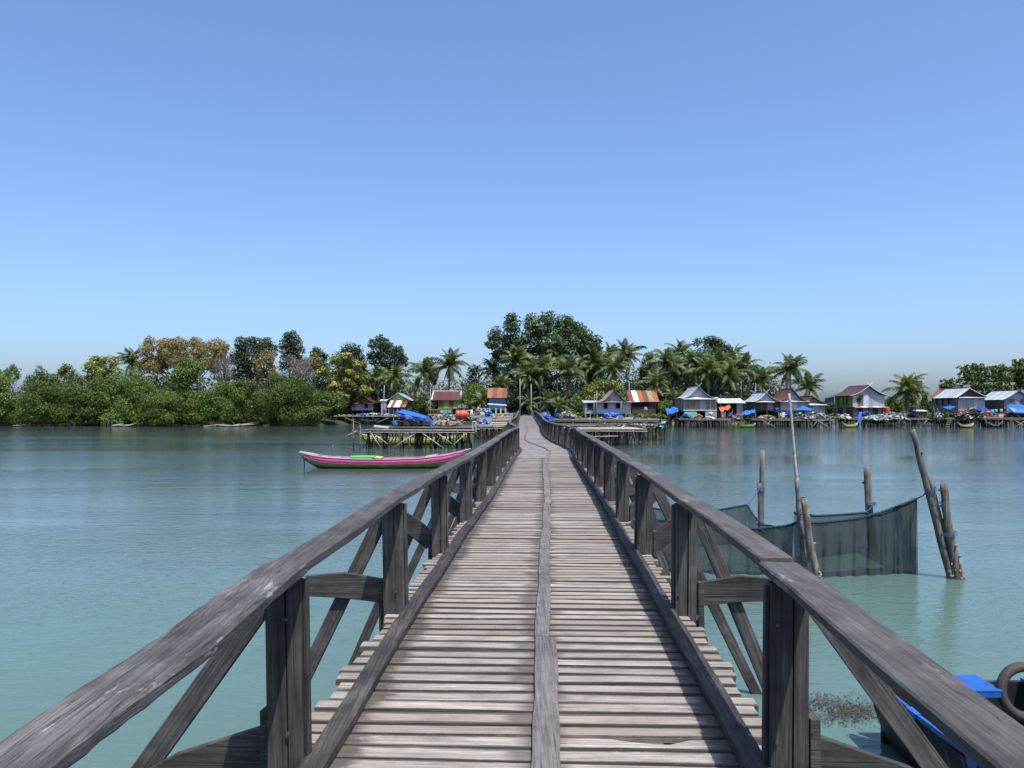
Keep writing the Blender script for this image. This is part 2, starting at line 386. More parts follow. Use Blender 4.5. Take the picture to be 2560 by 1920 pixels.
# seabed: pale sand by the bridge, weed beds further out
far = t.ramp(t.math('MULTIPLY', sep.outputs['Y'], 1/150), [(0, (0,0,0)), (.05, (.05,)*3), (.16, (.5,)*3), (.35, (.85,)*3), (1, (1,1,1))])
f = t.math('ADD', t.math('MULTIPLY', far, .8), t.math('MULTIPLY', t.math('SUBTRACT', bed, .5), .9), True)
c = t.ramp(f, [(0, L(.076,.134,.108)), (.35, L(.068,.110,.095)), (.7, L(.042,.068,.060)), (1, L(.024,.036,.030))])
mpd = t.n('Mapping'); mpd.inputs['Scale'].default_value = (.25, .5, 1); t.l(pos, mpd.inputs['Vector'])
wd = t.noise(mpd.outputs[0], 1.0, 6, .7, .5)
c = t.mix(t.math('MULTIPLY', t.ramp(wd, [(.5, (0,0,0)), (.66, (.6,)*3)]), far), c, L(.028,.05,.055))
t.col(c); t.rough(.07); t.b.inputs['IOR'].default_value = 1.33; t.spec(.38)
m1 = t.n('Mapping'); m1.inputs['Scale'].default_value = (.8, 1.6, 1); m1.inputs['Rotation'].default_value = (0, 0, .35); t.l(pos, m1.inputs['Vector'])
w1 = t.noise(m1.outputs[0], 2.2, 4, .55, .4)
m2 = t.n('Mapping'); m2.inputs['Scale'].default_value = (.35, .9, 1); m2.inputs['Rotation'].default_value = (0, 0, -.2); t.l(pos, m2.inputs['Vector'])
w2 = t.noise(m2.outputs[0], .8, 3, .5)
m3 = t.n('Mapping'); m3.inputs['Scale'].default_value = (.6, 1.5, 1); m3.inputs['Rotation'].default_value = (0, 0, .15); t.l(pos, m3.inputs['Vector'])
w3 = t.noise(m3.outputs[0], 7.0, 3, .5, .5)
mpw = t.n('Mapping'); mpw.inputs['Scale'].default_value = (.018, .11, 1); mpw.inputs['Rotation'].default_value = (0, 0, .06); t.l(pos, mpw.inputs['Vector'])
wind = t.ramp(t.noise(mpw.outputs[0], 1.0, 4, .6, .6), [(.36, (.22,)*3), (.5, (.7,)*3), (.62, (1.0,)*3)])   # calm slicks and wind-ruffled patches
hgt = t.math('ADD', t.math('ADD', t.math('MULTIPLY', w1, .5), t.math('MULTIPLY', w2, .3)), t.math('MULTIPLY', w3, .36))
t.bump(t.math('MULTIPLY', hgt, wind), .72, .05)
M['water'] = t.m
rows = [[(x, y, 0) for x in (-6000, -400, -60, 0, 60, 400, 6000)] for y in (-60, 0, 40, 120, 400, 9000)]
mb = MB(); mb.loft(rows); tag(mb.build('water', M['water']), kind='structure')

def shore(x):
    return interp([(-200, 149), (-60, 151), (-36, 151), (-31, 168), (-12, 170), (-6, 150), (4, 140), (22, 156), (40, 160), (80, 162), (200, 160)], x)
t = NT('shore_earth'); n = t.noise(t.mapping((1,1,1), 'World', False), .5, 6, .7)
t.col(t.ramp(n, [(.3, L(.012,.011,.008)), (.5, L(.028,.024,.017)), (.7, L(.03,.036,.014))])); t.rough(.95); t.bump(n, .4, .1); M['earth'] = t.m  # earth colour darkened to carry the shadow behind the stilts
xs = list(np.linspace(-220, 220, 111)); off = [-6, -2, 0, 1.5, 4, 9, 20, 60, 160]; hh = [-1.2, -.35, -.02, .35, .75, 1.0, 1.1, 1.3, 1.5]
rows = []
for o, h_ in zip(off, hh):
    rows.append([(x*(1+max(0, o)/120), shore(x) + o + math.sin(x*.9)*.5 + math.sin(x*.37+1)*.8, h_ + (.12*math.sin(x*.7+o) if o > 1 else 0)) for x in xs])
mb = MB(); mb.loft([r[::-1] for r in rows][::-1]); tag(mb.build('ground', M['earth'], smooth=True), kind='structure')

# ------------------------------------------------------------------ footbridge
CTAB = [(-6, -.34), (-3, -.2), (0, -.06), (3.78, .115), (5.8, .195), (9.66, .36), (13.5, .555), (17.9, .73), (22.5, .88), (26, 1.02), (29, 1.2), (32, 1.34), (35, 1.27),
        (40, 1.08), (46.6, .96), (52, 1.0), (58, 1.12), (64, 1.3), (70, 1.45), (80, 1.6), (92, 1.76), (110, 2.0), (126, 2.18)]
ZTAB = [(-6, 1.46), (0, 1.46), (3.7, 1.47), (6, 1.53), (9, 1.52), (14, 1.50), (20, 1.50), (26, 1.50), (32, 1.46), (40, 1.44), (50, 1.46), (65, 1.5), (80, 1.62), (100, 1.85), (126, 2.05)]
cy = np.array([p[0] for p in CTAB]); cx = np.array([p[1] for p in CTAB])
yy = np.linspace(-6, 126, 1321); xx = np.interp(yy, cy, cx); zz = np.interp(yy, [p[0] for p in ZTAB], [p[1] for p in ZTAB])
def smooth(a, w):
    k = np.ones(w)/w; p = np.pad(a, (w//2, w//2), mode='edge'); return np.convolve(p, k, mode='valid')[:len(a)]
xx = smooth(xx, 15); zz = smooth(zz, 31)
def bc(y): return float(np.interp(y, yy, xx))
def bz(y): return float(np.interp(y, yy, zz))
def bt(y): return Vector((bc(y+.3) - bc(y-.3), .6, 0)).normalized()
def bp(y, off, h=0):
    t_ = bt(y); return Vector((bc(y) + t_.y*off, y - t_.x*off, bz(y) + h))
def byaw(y): t_ = bt(y); return -math.atan2(t_.x, t_.y)
def wob(y, k, a): return a*(math.sin(y*1.31+k*2.1) + .7*math.sin(y*.53+k*5.3) + .5*math.sin(y*2.9+k*1.7))/2.2

bridge = thing('footbridge', 'long grey weathered plank footbridge with timber railings running to the village', 'bridge', (0, 0, 0))
# plank meshes shared in a loop
def plank_mesh(w):
    mb = MB(); n = 5; secs = []
    for i in range(n):
        x = lerp(-1.17, 1.17, i/(n-1)); a = R.uniform(-.007, .007); dz = R.uniform(-.003, .003)
        w0 = w/2 + R.uniform(-.006, .004); w1 = w/2 + R.uniform(-.006, .004); e = R.uniform(-.012, .012) if i in (0, n-1) else 0
        secs.append([(x+e, a-w0, -.036+dz), (x+e, a+w1, -.036+dz), (x, a+w1, dz), (x, a-w0, dz)])
    mb.loft(secs, closed=True, caps=True); return mb.mesh('plank')
PM = [(w, plank_mesh(w)) for w in (.105, .115, .122, .128, .134, .14, .118, .126, .131, .137, .145, .11)]
FARPM = {w: me.copy() for w, me in PM}
def broken_plank():
    mb = MB(); secs = []
    for x, a_, b_ in ((-1.17,-.062,.06), (-.4,-.064,.062), (.1,-.06,.064), (.36,-.06,.06), (.42,-.052,.03), (.50,-.06,.012), (.58,-.056,-.004), (.66,-.06,-.01), (.72,-.058,.02), (.78,-.06,.05), (.95,-.062,.06), (1.17,-.06,.06)):
        secs.append([(x, a_, -.036), (x, b_, -.036), (x, b_, 0), (x, a_, 0)])
    mb.loft(secs, closed=True, caps=True); return mb.mesh('plank')
BROKEN = broken_plank(); y = 1.2; npl = 0; brk = False; farmb = MB()
while y < 126:
    w, me = R.choice(PM); g = R.uniform(.016, .034)
    if not brk and y > 3.86: w, me, brk = .126, BROKEN, True
    yc = y + w/2; sx = R.uniform(.975, 1.03); sh = R.uniform(-.03, .03)
    if npl < 300:
        if yc > 27 and me.materials and me.materials[0] is M['plank']: me = FARPM[w]
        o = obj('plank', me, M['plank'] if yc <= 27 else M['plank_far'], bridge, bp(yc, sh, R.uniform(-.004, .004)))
        o.rotation_euler = (R.uniform(-.02, .02), R.uniform(-.003, .003), byaw(yc) + R.uniform(-.008, .008)); o.scale = (sx * (1 if me is BROKEN else R.choice((1, -1))), 1, 1); npl += 1
    else:
        p = bp(yc, sh, R.uniform(-.004, .004)); farmb.box(p + Vector((0, 0, -.016)), (2.34*sx, w, .032), Matrix.Rotation(byaw(yc), 3, 'Z'))
    y += w + g
tag(farmb.build('far_planks', M['plank_far'], bridge), kind='stuff')
# the broken plank with a hole on the right
# under-deck stringers
for off in (-.95, -.05, .9):
    for y0 in np.arange(-4, 124, 8.0):
        mb = MB(); mb.sweep([bp(y_, off, -.12) for y_ in np.linspace(y0, y0+7.96, 9)], (.09, .15)); mb.build('stringer', M['kerb'], bridge)
# kerbs and centre batten: lengths laid end to end
def strip(name, off, w, h, hz, y0, y1, m, k, wv=.006, kink=0):
    n = max(4, int((y1-y0)/.35)); mb = MB(); pts = []; secs = []
    for i in range(n+1):
        yv = lerp(y0, y1, i/n); pts.append(bp(yv, off + wob(yv, k, .012) + kink*(i/n), hz)); secs.append((w + R.uniform(-wv, wv), h))
    mb.sweep(pts, secs); return mb.build(name, m, bridge, bevel=.004)
for side in (-1, 1):
    y0 = -2.5; k = 0
    while y0 < 124:
        ln = R.uniform(3.2, 5.2) if y0 < 40 else 10
        strip('kerb', side*(.985 + R.uniform(-.012, .012)), .115, .05, .029, y0, min(y0+ln-.012, 125.5), M['kerb'], k+side*3.1); y0 += ln; k += 1
joints = [(-2, 5.62, .135, .03), (5.63, 9.1, .105, .0), (9.11, 13.6, .11, .01), (13.61, 17.2, .12, .02), (17.21, 21.5, .125, .0), (21.51, 25.6, .13, .02), (25.61, 29.4, .125, .09), (29.41, 34.0, .12, .16)]
for i, (a, b, w, o_) in enumerate(joints): strip('batten', .02 + o_*.6, w, .028, .016, a, b-.008, M['batten'], i+40, .01)
y0 = 34.0
for y1, k0, k1 in ((42, .1, -.3), (50, -.3, -.18), (58, -.18, -.05), (66, -.05, -.1), (72, -.1, -.2)):
    strip('batten', k0, .12, .028, .016, y0, y1-.01, M['batten'], y0, .008, k1-k0); y0 = y1

# posts, struts, braces, outriggers, piles
ST = [1.02 + 2.645*i for i in range(-1, 46)]
ST = [y_ + (R.uniform(-.08, .08) if y_ > 10 else 0) for y_ in ST]
RAILH = .875
def rdrop(y): return interp([(-3, -.22), (0, -.13), (2, -.055), (3.4, 0)], y)
SLOPE = {-1: -.4, 0: -.4, 1: -.42, 2: .06, 3: .75, 4: .8, 5: .3, 6: .7}
for i, ys in enumerate(ST):
    idx = i - 1
    for side in (-1, 1):
        base = bp(ys, side*1.115); yaw = byaw(ys); q = Matrix.Rotation(yaw, 3, 'Z'); far_ = ys > 45
        lean = R.uniform(-.02, .02)
        # post: two planks bolted together, one a little proud
        mb = MB(); h = RAILH - .02 + rdrop(ys)
        wa = .092 + R.uniform(-.006, .006); wb = .066 + R.uniform(-.006, .006)
        mb.box((-side*.0 - .045, 0, h/2 - .45), (wa, .085, h + .9), None, .004)
        mb.box((wa/2 - .043 + wb/2 + .002, R.uniform(-.022, .012), h/2 - .35), (wb, .07, h + .7 + R.uniform(-.03, .015)), None, .004)
        if not far_:
            mb.box((-.045 - wa/2 - .011 if side > 0 else wa/2 - .043 + wb + .013, .02, h*.5), (.018, .05, h*.97), None, .002)
        o = mb.build('post', M['post'], bridge, base, bevel=.004 if ys < 30 else 0); o.rotation_euler = (0, lean, yaw)
        if ys < 12:
            for hz in (.17, .68):
                b = MB(); b.tube([(-.05, -.05, hz), (-.05, -.058, hz)], .009, 6); pass
                bb = b.build('bolt', M['bolt'], o); bb.location = (.06 if side < 0 else -.02, 0, 0)
        # brace: from under the rail outwards and down
        sl = .72 if idx == 1 else (.42 + R.uniform(-.05, .07)); dy = R.uniform(-.05, .05)
        top = Vector((side*.07, .095, RAILH - .03 + rdrop(ys))); bot = Vector((side*(.07 + sl*2.95), .095 + dy, RAILH - 2.98))
        mb = MB(); mid = (top+bot)/2; ln = (bot-top).length; mb.box((0, 0, 0), (.105 + R.uniform(-.012, .012), .05, ln), None, .006)
        o = mb.build('brace', M['brace'], bridge, base + q @ mid, bevel=.004 if ys < 30 else 0)
        o.rotation_euler = (Matrix.Rotation(yaw, 3, 'Z') @ (top-bot).to_track_quat('Z', 'Y').to_matrix()).to_euler()
        d_ = (top - bot).normalized(); zax = d_; yax = Vector((0, 1, 0)); xax = yax.cross(zax).normalized(); yax = zax.cross(xax)
        o.rotation_euler = (q @ Matrix((xax, yax, zax)).transposed()).to_euler()
        # strut: a short board from the post foot to the brace
        s_ = SLOPE.get(idx, R.choice((.1, .5, .75, .7))); L_ = .62 if s_ < .3 else .42
        if idx <= 1: L_ = .8
        a = Vector((side*.10, .045, (.085 if idx <= 1 else .155) if s_ < .3 else .10)); b = a + Vector((side*L_, 0, L_*s_))
        mb = MB(); c1 = (a+b)/2 + Vector((0, 0, .025)); mb.sweep([a, c1, b], [(.045, .18), (.045, .20), (.045, .16)])
        o = mb.build('strut', M['beam'], bridge, base, bevel=.004 if ys < 30 else 0); o.rotation_euler = (0, 0, yaw)
        mb = MB(); mb.box((side*.115, .04, .05), (.045, .07, .4), None, .004); o = mb.build('cleat', M['beam'], bridge, base, bevel=.003); o.rotation_euler = (0, 0, yaw)
        # pile down to the sea bed
        mb = MB(); mb.tube([(side*-.12, .12, -.2), (side*-.05 + R.uniform(-.05,.05), .12 + R.uniform(-.1,.1), -1.0), (side*-.02, .12, -2.4)], [.085, .09, .095], 8)
        mb.build('pile', M['post'], bridge, base, smooth=True)
    mb = MB(); mb.bar(bp(ys, -1.2, -.27) + Vector((0, .1, 0)), bp(ys, 1.2, -.27) + Vector((0, .1, 0)), .07, .16); mb.build('cross_beam', M['beam'], bridge)

# hand rails: planks joined over the posts
def rail_piece(side, ya, yb, w, th, k, rough_):
    n = max(6, int((yb-ya)/(.07 if ya < 8 else .3))); rows = []; th0 = th
    for i in range(n+1):
        yv = lerp(ya, yb, i/n); t_ = bt(yv); sd = Vector((t_.y, -t_.x, 0)); up = Vector((0, 0, 1))
        c = bp(yv, side*(1.11 + (.012 if side > 0 and ya < 3 else 0)) + wob(yv, k, .016), RAILH + th/2 + wob(yv, k+9, .010) + rdrop(yv))
        if side < 0 and ya < 3: th = th0*(1 + wob(yv*3.1, k+15, .12) + R.uniform(-.04, .04))
        wl = w/2 + wob(yv*2.3, k+3, rough_) + R.uniform(-.5, .5)*rough_*.5; wr = w/2 + wob(yv*2.1, k+6, rough_) + R.uniform(-.5, .5)*rough_*.5
        tw = wob(yv, k+12, .03); b_ = .012 if side < 0 and ya < 3 else .006
        pts = [(-wl+b_, -th/2), (wr-b_, -th/2), (wr, -th/2+b_), (wr, th/2-b_*1.3), (wr-b_*1.3, th/2), (-wl+b_*1.3, th/2), (-wl, th/2-b_*1.3), (-wl, -th/2+b_)]
        rows.append([c + sd*x + up*(z + x*tw) for x, z in pts])
    mb = MB(); mb.loft(rows, closed=True, caps=True); return mb.build('handrail', M['rail'] if side < 0 and ya < 3 else M['rail2'], bridge, smooth=False)
cuts_l = [-2.2, ST[2]-.03, ST[5]+.02, ST[8]-.02, ST[11], ST[14], ST[17], ST[20], ST[24], ST[28], ST[32], ST[36], ST[40], ST[44]]
cuts_r = [-2.2, ST[2]+.16, ST[5]-.3, ST[7]+.05, ST[10], ST[12], ST[15], ST[18], ST[22], ST[26], ST[30], ST[34], ST[38], ST[44]]
for side, cuts in ((-1, cuts_l), (1, cuts_r)):
    for i in range(len(cuts)-1):
        near = i == 0
        rail_piece(side, cuts[i]+.004, cuts[i+1]-.004, (.195 if side < 0 else .182) if near else .165 + R.uniform(-.01, .01), (.058 if side < 0 else .042) if near else .05, i*7+side*3, .012 if near and side < 0 else .003)
# gateway step where the bridge meets the shore
# ------------------------------------------------------------------ houses
def roof_profile(hw, zr, ze, conc, n=5):
    pts = []
    for i in range(n+1):
        t_ = i/n; pts.append((hw*t_, lerp(zr, ze, t_) - conc*(zr-ze)*math.sin(math.pi*t_)*.35))
    return pts
def sheets(parent, name, p0, p1, p2, p3, n, mats, th=.03, prob=None):
    """n overlapping sheets across the quad p0-p1 (top edge) p3-p2 (bottom edge)"""
    p0, p1, p2, p3 = map(Vector, (p0, p1, p2, p3)); nn = (p1-p0).cross(p3-p0).normalized()
    for i in range(n):
        a, b = i/n, (i+1.02)/n if i < n-1 else 1; mb = MB(); off = nn*(-.008 if i % 2 else 0)
        mb.sheet([[p0.lerp(p1, a)+off, p0.lerp(p1, b)+off], [p3.lerp(p2, a)+off, p3.lerp(p2, b)+off]], th)
        mm = mats[i % len(mats)] if prob is None else mats[prob[i % len(prob)]]
        mb.build(name, mm, parent)
def window(parent, x, z, w, h, y=-.02, m=None, frame=None, side=None):
    """flat panel, room shade painted in by default, with a timber frame; side: wall on x instead of y"""
    def box_(mb, cx, cz, sx, sz, d, dep):
        if side is None: mb.box((cx, d, cz), (sx, dep, sz))
        else: mb.box((side*1.0 + d*(1 if side > 0 else -1)*-1, cx, cz), (dep, sx, sz))
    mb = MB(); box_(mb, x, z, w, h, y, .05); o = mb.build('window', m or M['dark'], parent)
    mb = MB(); k = .09
    for dx, dz, sx, sz in ((0, h/2, w+2*k, k), (0, -h/2, w+2*k, k), (-w/2-k/2, 0, k, h), (w/2+k/2, 0, k, h)): box_(mb, x+dx, z+dz, sx, sz, y-.03, .06)
    mb.build('frame', frame or M['greywall'], o)
    return o
def gable_house(name, label, u0, u1, d, D, v_floor, v_eave, v_ridge, roof, wall, gable=None, side=None, conc=.6, over=.55, awn=None, trim=None, crossed=None,
                wins=(), zg=0.0, apex=None, prob=None, swins=(), nwall=None, rprob=None, legs=True, front_over=.45, ext=1.0):
    x0, x1 = ux(u0, d), ux(u1, d); w = x1-x0; xc = (x0+x1)/2
    zf, ze, zr = vz(v_floor, d), vz(v_eave, d), vz(v_ridge, d)
    t_ = thing(name, label, 'house', (xc, d, zg)); zf -= zg; ze -= zg; zr -= zg; ax = 0 if apex is None else ux(apex, d)-xc
    hw = w/2
    n = nwall or max(3, round(w/.95))
    # front wall sheets
    wl = wall if isinstance(wall, list) else [wall]
    sheets(t_, 'wall_sheet', (-hw, 0, ze), (hw, 0, ze), (hw, 0, zf), (-hw, 0, zf), n, wl, .04, prob)
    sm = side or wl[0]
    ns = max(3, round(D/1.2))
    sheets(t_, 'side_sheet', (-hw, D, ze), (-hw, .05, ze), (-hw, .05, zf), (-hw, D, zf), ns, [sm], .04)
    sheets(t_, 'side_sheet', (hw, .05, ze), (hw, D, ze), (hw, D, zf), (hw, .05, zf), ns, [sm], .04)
    mb = MB(); mb.box((0, D-.02, (zf+ze)/2), (w-.1, .04, ze-zf)); mb.build('back_wall', sm, t_)
    mb = MB(); mb.box((0, D/2, zf+.02), (w-.12, D-.14, .1)); mb.build('floor', M['brownwall'], t_)
    # gable
    prL = roof_profile(-(hw+over*.3)-ax*.0, zr, ze, conc); prR = roof_profile(hw+over*.3, zr, ze, conc)
    poly = [(ax*(1-abs(x)/hw*.9 if abs(x) < hw else .1)+x*.97, z-.1) for x, z in prL[::-1]] + [(ax*(1-abs(x)/hw*.9 if abs(x) < hw else .1)+x*.97, z-.1) for x, z in prR[1:]]
    for k in range(len(poly)-1):
        (xa, za), (xb, zb) = poly[k], poly[k+1]
        mb = MB(); mb.prism([(xa, ze-.02), (xb, ze-.02), (xb, max(zb, ze)), (xa, max(za, ze))], 'y', .12, .16); mb.build('gable_board', gable or wl[0], t_)
    # roof sheets, each running from ridge to eave
    rf = roof if isinstance(roof, list) else [roof]
    nr = max(3, round((D+front_over)/1.0))
    for sgn in (-1, 1):
        pr = roof_profile(sgn*(hw+over)*ext, zr, ze-.12, conc)
        for i in range(nr):
            ya, yb = lerp(-front_over, D+.4, i/nr), lerp(-front_over, D+.4, (i+1.03)/nr)
            off = .012 if i % 2 else 0
            rows = [[(ax*(1-k/len(pr)) + x, ya, z+off), (ax*(1-k/len(pr)) + x, yb, z+off)] for k, (x, z) in enumerate(pr)]
            if sgn < 0: rows = [r[::-1] for r in rows]
            mb = MB(); mb.sheet([[tuple(p) for p in r] for r in rows], -.035)
            mm = rf[(rprob[i % len(rprob)] if rprob else i % len(rf))]; mb.build('roof_sheet', mm, t_)
        mb = MB(); mb.sweep([(ax*(1-k/len(pr)) + x, -front_over-.04, z-.02) for k, (x, z) in enumerate(pr)], (.06, .2), (0, 1, 0)); mb.build('barge_board', trim or M['greywall'], t_)
    mb = MB(); mb.bar((ax, -front_over-.06, zr+.05), (ax, D+.45, zr+.05), .25, .06); mb.build('ridge_cap', trim or rf[0], t_)
    if crossed:
        for yy_ in ((-front_over-.05,) if crossed == 1 else (-front_over-.05, D+.4)):
            for s_ in (-1, 1):
                mb = MB(); mb.bar((ax - s_*.15, yy_ + s_*.03, zr-.1), (ax + s_*.55, yy_ + s_*.03, zr+.55), .06, .12); mb.build('finial', trim or M['greywall'], t_)
    if awn:
        na = max(3, round(w/1.0)); dr = awn[1] if len(awn) > 1 else .3
        sheets(t_, 'awning_sheet', (-hw-.15, -.02, ze+.06), (hw+.15, -.02, ze+.06), (hw+.2, -.7, ze-dr), (-hw-.2, -.7, ze-dr), na, awn[0] if isinstance(awn[0], list) else [awn[0]], .03)
    for (uu, vv, ww, hh_) in wins: window(t_, ux(uu, d)-xc, vz(vv, d)-zg, ww, hh_)
    for (yy_, vv, ww, hh_) in swins: window(t_, yy_, vz(vv, d)-zg, ww, hh_, 0, None, None, -hw-.03)
    if legs:
        nx = max(3, round(w/1.6)); ny = max(2, round(D/2.2))
        for i in range(nx):
            for j in range(ny):
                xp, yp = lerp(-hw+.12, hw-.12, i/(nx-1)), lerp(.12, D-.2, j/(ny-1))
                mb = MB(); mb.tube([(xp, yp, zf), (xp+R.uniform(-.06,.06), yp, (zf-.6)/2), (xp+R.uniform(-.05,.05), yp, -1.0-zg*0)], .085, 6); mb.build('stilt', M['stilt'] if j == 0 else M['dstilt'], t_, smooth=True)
    return t_
def ridge_house(name, label, u0, u1, d, D, v_floor, v_eave, v_ridge, roof, wall, zg=0.0, wins=(), over=.5, trim=None, rprob=None, prob=None, wu=None, legs=True, winm=None, flat=False):
    """ridge runs across the view, one roof slope faces the camera; wu: wall extent when narrower than the roof"""
    x0, x1 = ux(u0, d), ux(u1, d); xc = (x0+x1)/2; w = x1-x0
    zf, ze = vz(v_floor, d)-zg, vz(v_eave, d)-zg; zr = vz(v_ridge, d + D/2) - zg
    t_ = thing(name, label, 'house', (xc, d, zg)); rf = roof if isinstance(roof, list) else [roof]; wl = wall if isinstance(wall, list) else [wall]
    a, b = (-w/2+.3, w/2-.3) if wu is None else (ux(wu[0], d)-xc, ux(wu[1], d)-xc)
    sheets(t_, 'wall_sheet', (a, 0, ze), (b, 0, ze), (b, 0, zf), (a, 0, zf), max(3, round((b-a)/.95)), wl, .04, prob)
    for x in (a+.02, b-.02):
        mb = MB(); mb.add([(x, .05, zf), (x, D, zf), (x, D, ze), (x, D/2, zr-.15), (x, .05, ze)], [(0,1,2,3,4)]); mb.add([(x+.03, .05, zf), (x+.03, D, zf), (x+.03, D, ze), (x+.03, D/2, zr-.15), (x+.03, .05, ze)], [(4,3,2,1,0)]); mb.build('end_wall', wl[0], t_)
    mb = MB(); mb.box(((a+b)/2, D-.02, (zf+ze)/2), (b-a-.1, .04, ze-zf)); mb.build('back_wall', wl[0], t_)
    n = max(4, round(w/1.0))
    for (ya, za, yb, zb) in ((-over, ze-.12, D/2, zr), (D+over, ze-.12, D/2, zr)):
        if yb > ya: sheets(t_, 'roof_sheet', (-w/2, yb, zb), (w/2, yb, zb), (w/2, ya, za), (-w/2, ya, za), n, rf, .03, rprob)
        else: sheets(t_, 'roof_sheet', (w/2, yb, zb), (-w/2, yb, zb), (-w/2, ya, za), (w/2, ya, za), n, rf, .03)
    if trim:
        for p, q_ in (((-w/2-.1, D/2, zr+.06), (w/2+.1, D/2, zr+.06)), ((-w/2-.02, D/2, zr+.03), (-w/2-.02, -over, ze-.08)), ((w/2+.02, D/2, zr+.03), (w/2+.02, -over, ze-.08))):
            mb = MB(); mb.bar(p, q_, .22, .16); mb.build('trim_board', trim, t_)
    for (uu, vv, ww, hh_) in wins: window(t_, ux(uu, d)-xc, vz(vv, d)-zg, ww, hh_, -.02, winm, M['redwood'] if winm else None)
    if legs:
        nx = max(3, round((b-a)/1.7)); ny = 2
        for i in range(nx):
            for j in range(ny):
                xp, yp = lerp(a+.12, b-.12, i/(nx-1)), lerp(.12, D-.2, j)
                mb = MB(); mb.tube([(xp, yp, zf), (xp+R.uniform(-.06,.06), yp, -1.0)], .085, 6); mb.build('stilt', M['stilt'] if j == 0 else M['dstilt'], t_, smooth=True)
    return t_

tin, tinl, tind, rust = M['tin'], M['tin_light'], M['tin_dark'], M['rust']
# left shore
gable_house('stilt_house', 'small grey tin stilt house with rusty brown roof beside the yellow flowering tree', 879, 933, 172, 9, 1025.7, 1006, 989, [M['rust_brown'], rust], [M['tin_blue'], tin], rust, M['darkgreen'], .1, .5, (rust, .25), None, 1,
            wins=((916, 1012, .6, 1.3),))
ridge_house('tin_shed', 'narrow pale tin shed between the brown-roofed house and the striped awning', 949, 971, 170, 3.5, 1036, 1001, 998, [tinl], [M['tin_blue'], tin], over=.2)
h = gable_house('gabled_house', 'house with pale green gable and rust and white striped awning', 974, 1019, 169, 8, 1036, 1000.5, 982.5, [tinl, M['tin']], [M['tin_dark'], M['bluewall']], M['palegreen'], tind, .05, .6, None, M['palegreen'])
x0, x1 = ux(969, 167)-h.location.x, ux(1019, 167)-h.location.x
sheets(h, 'awning_sheet', (x0+.4, -.3, vz(1001, 169)), (x1, -.3, vz(1001, 169)), (x1-.4, -2.6, vz(1018, 167)), (x0, -2.6, vz(1018, 167)), 6, [M['white_paint'], rust, M['white_paint'], rust, M['rust_orange'], M['rust_orange']], .04, [0, 1, 2, 2, 3, 4])
for x in (x0+.3, (x0+x1)/2, x1-.6):
    mb = MB(); mb.tube([(x, -2.4, 1.4), (x, -2.4, vz(1018, 167))], .06, 6); mb.build('awning_post', M['bamboo'], h)
h = ridge_house('maroon_roofed_house', 'lime green house with maroon roof, white trim and red shuttered windows', 1080, 1151, 166, 7, 1021.5, 999, 978, M['maroon'], [M['lime']], wins=((1103, 1009.5, .8, 1.15), (1128, 1009.5, .8, 1.15)), trim=M['white_paint'], wu=(1096, 1144), winm=M['redwood'])
x0, x1 = ux(1144, 166)-h.location.x, ux(1171, 166)-h.location.x
mb = MB(); mb.bar((x0, -.2, vz(998.6, 166)), (x1, -.2, vz(998.6, 166)), .5, .12); mb.build('porch_beam', M['lime'], h)
for i, (a, b) in enumerate(((1144.5, 1153.5), (1157.5, 1169))):
    mb = MB(); mb.box(((ux(a, 166)+ux(b, 166))/2-h.location.x, -.1, vz(1015, 166)), (ux(b, 166)-ux(a, 166), .06, .75)); mb.build('blue_panel', M['paleblue'], h)
for u in (1145, 1156, 1169.5):
    mb = MB(); mb.tube([(ux(u, 166)-h.location.x, -.1, -.5), (ux(u, 166)-h.location.x, -.1, vz(998, 166))], .07, 6); mb.build('porch_post', M['lime'], h)
mb = MB(); mb.bar((x0, -.2, vz(1021, 166)), (x1, -.2, vz(1021, 166)), .6, .1); mb.build('porch_floor', M['brownwall'], h)
ridge_house('brown_roofed_hut', 'hut with brown roof and white end panel left of the maroon-roofed house', 1062, 1078, 174, 5, 1030, 984, 974, M['rust_brown'], [M['white_paint']], over=.3)
h = ridge_house('blue_house', 'blue walled house with orange-brown ribbed roof near the bridge end', 1218, 1268, 158, 7, 1026, 993, 970, [M['rust_orange'], rust], [M['bluewall']], zg=.6, wu=(1222, 1264), legs=False)
x0, x1 = ux(1221, 156)-h.location.x, ux(1265, 156)-h.location.x
sheets(h, 'porch_sheet', (x0, -.4, vz(1008.5, 158)-.6), (x1, -.4, vz(1011.5, 158)-.6), (x1+.2, -2.4, vz(1014, 156)-.6), (x0-.2, -2.4, vz(1010.5, 156)-.6), 4, [M['white_paint'], M['cream']], .05)
for u in (1224, 1240, 1252, 1264):
    mb = MB(); mb.box((ux(u, 156)-h.location.x, -2.2, 1.3), (.3, .14, 2.6)); mb.build('porch_pillar', M['cream'], h)
mb = MB(); mb.box(((x0+x1)/2, -2.2, .5), (x1-x0-.3, .12, 1.0)); mb.build('porch_wall', M['cream'], h)
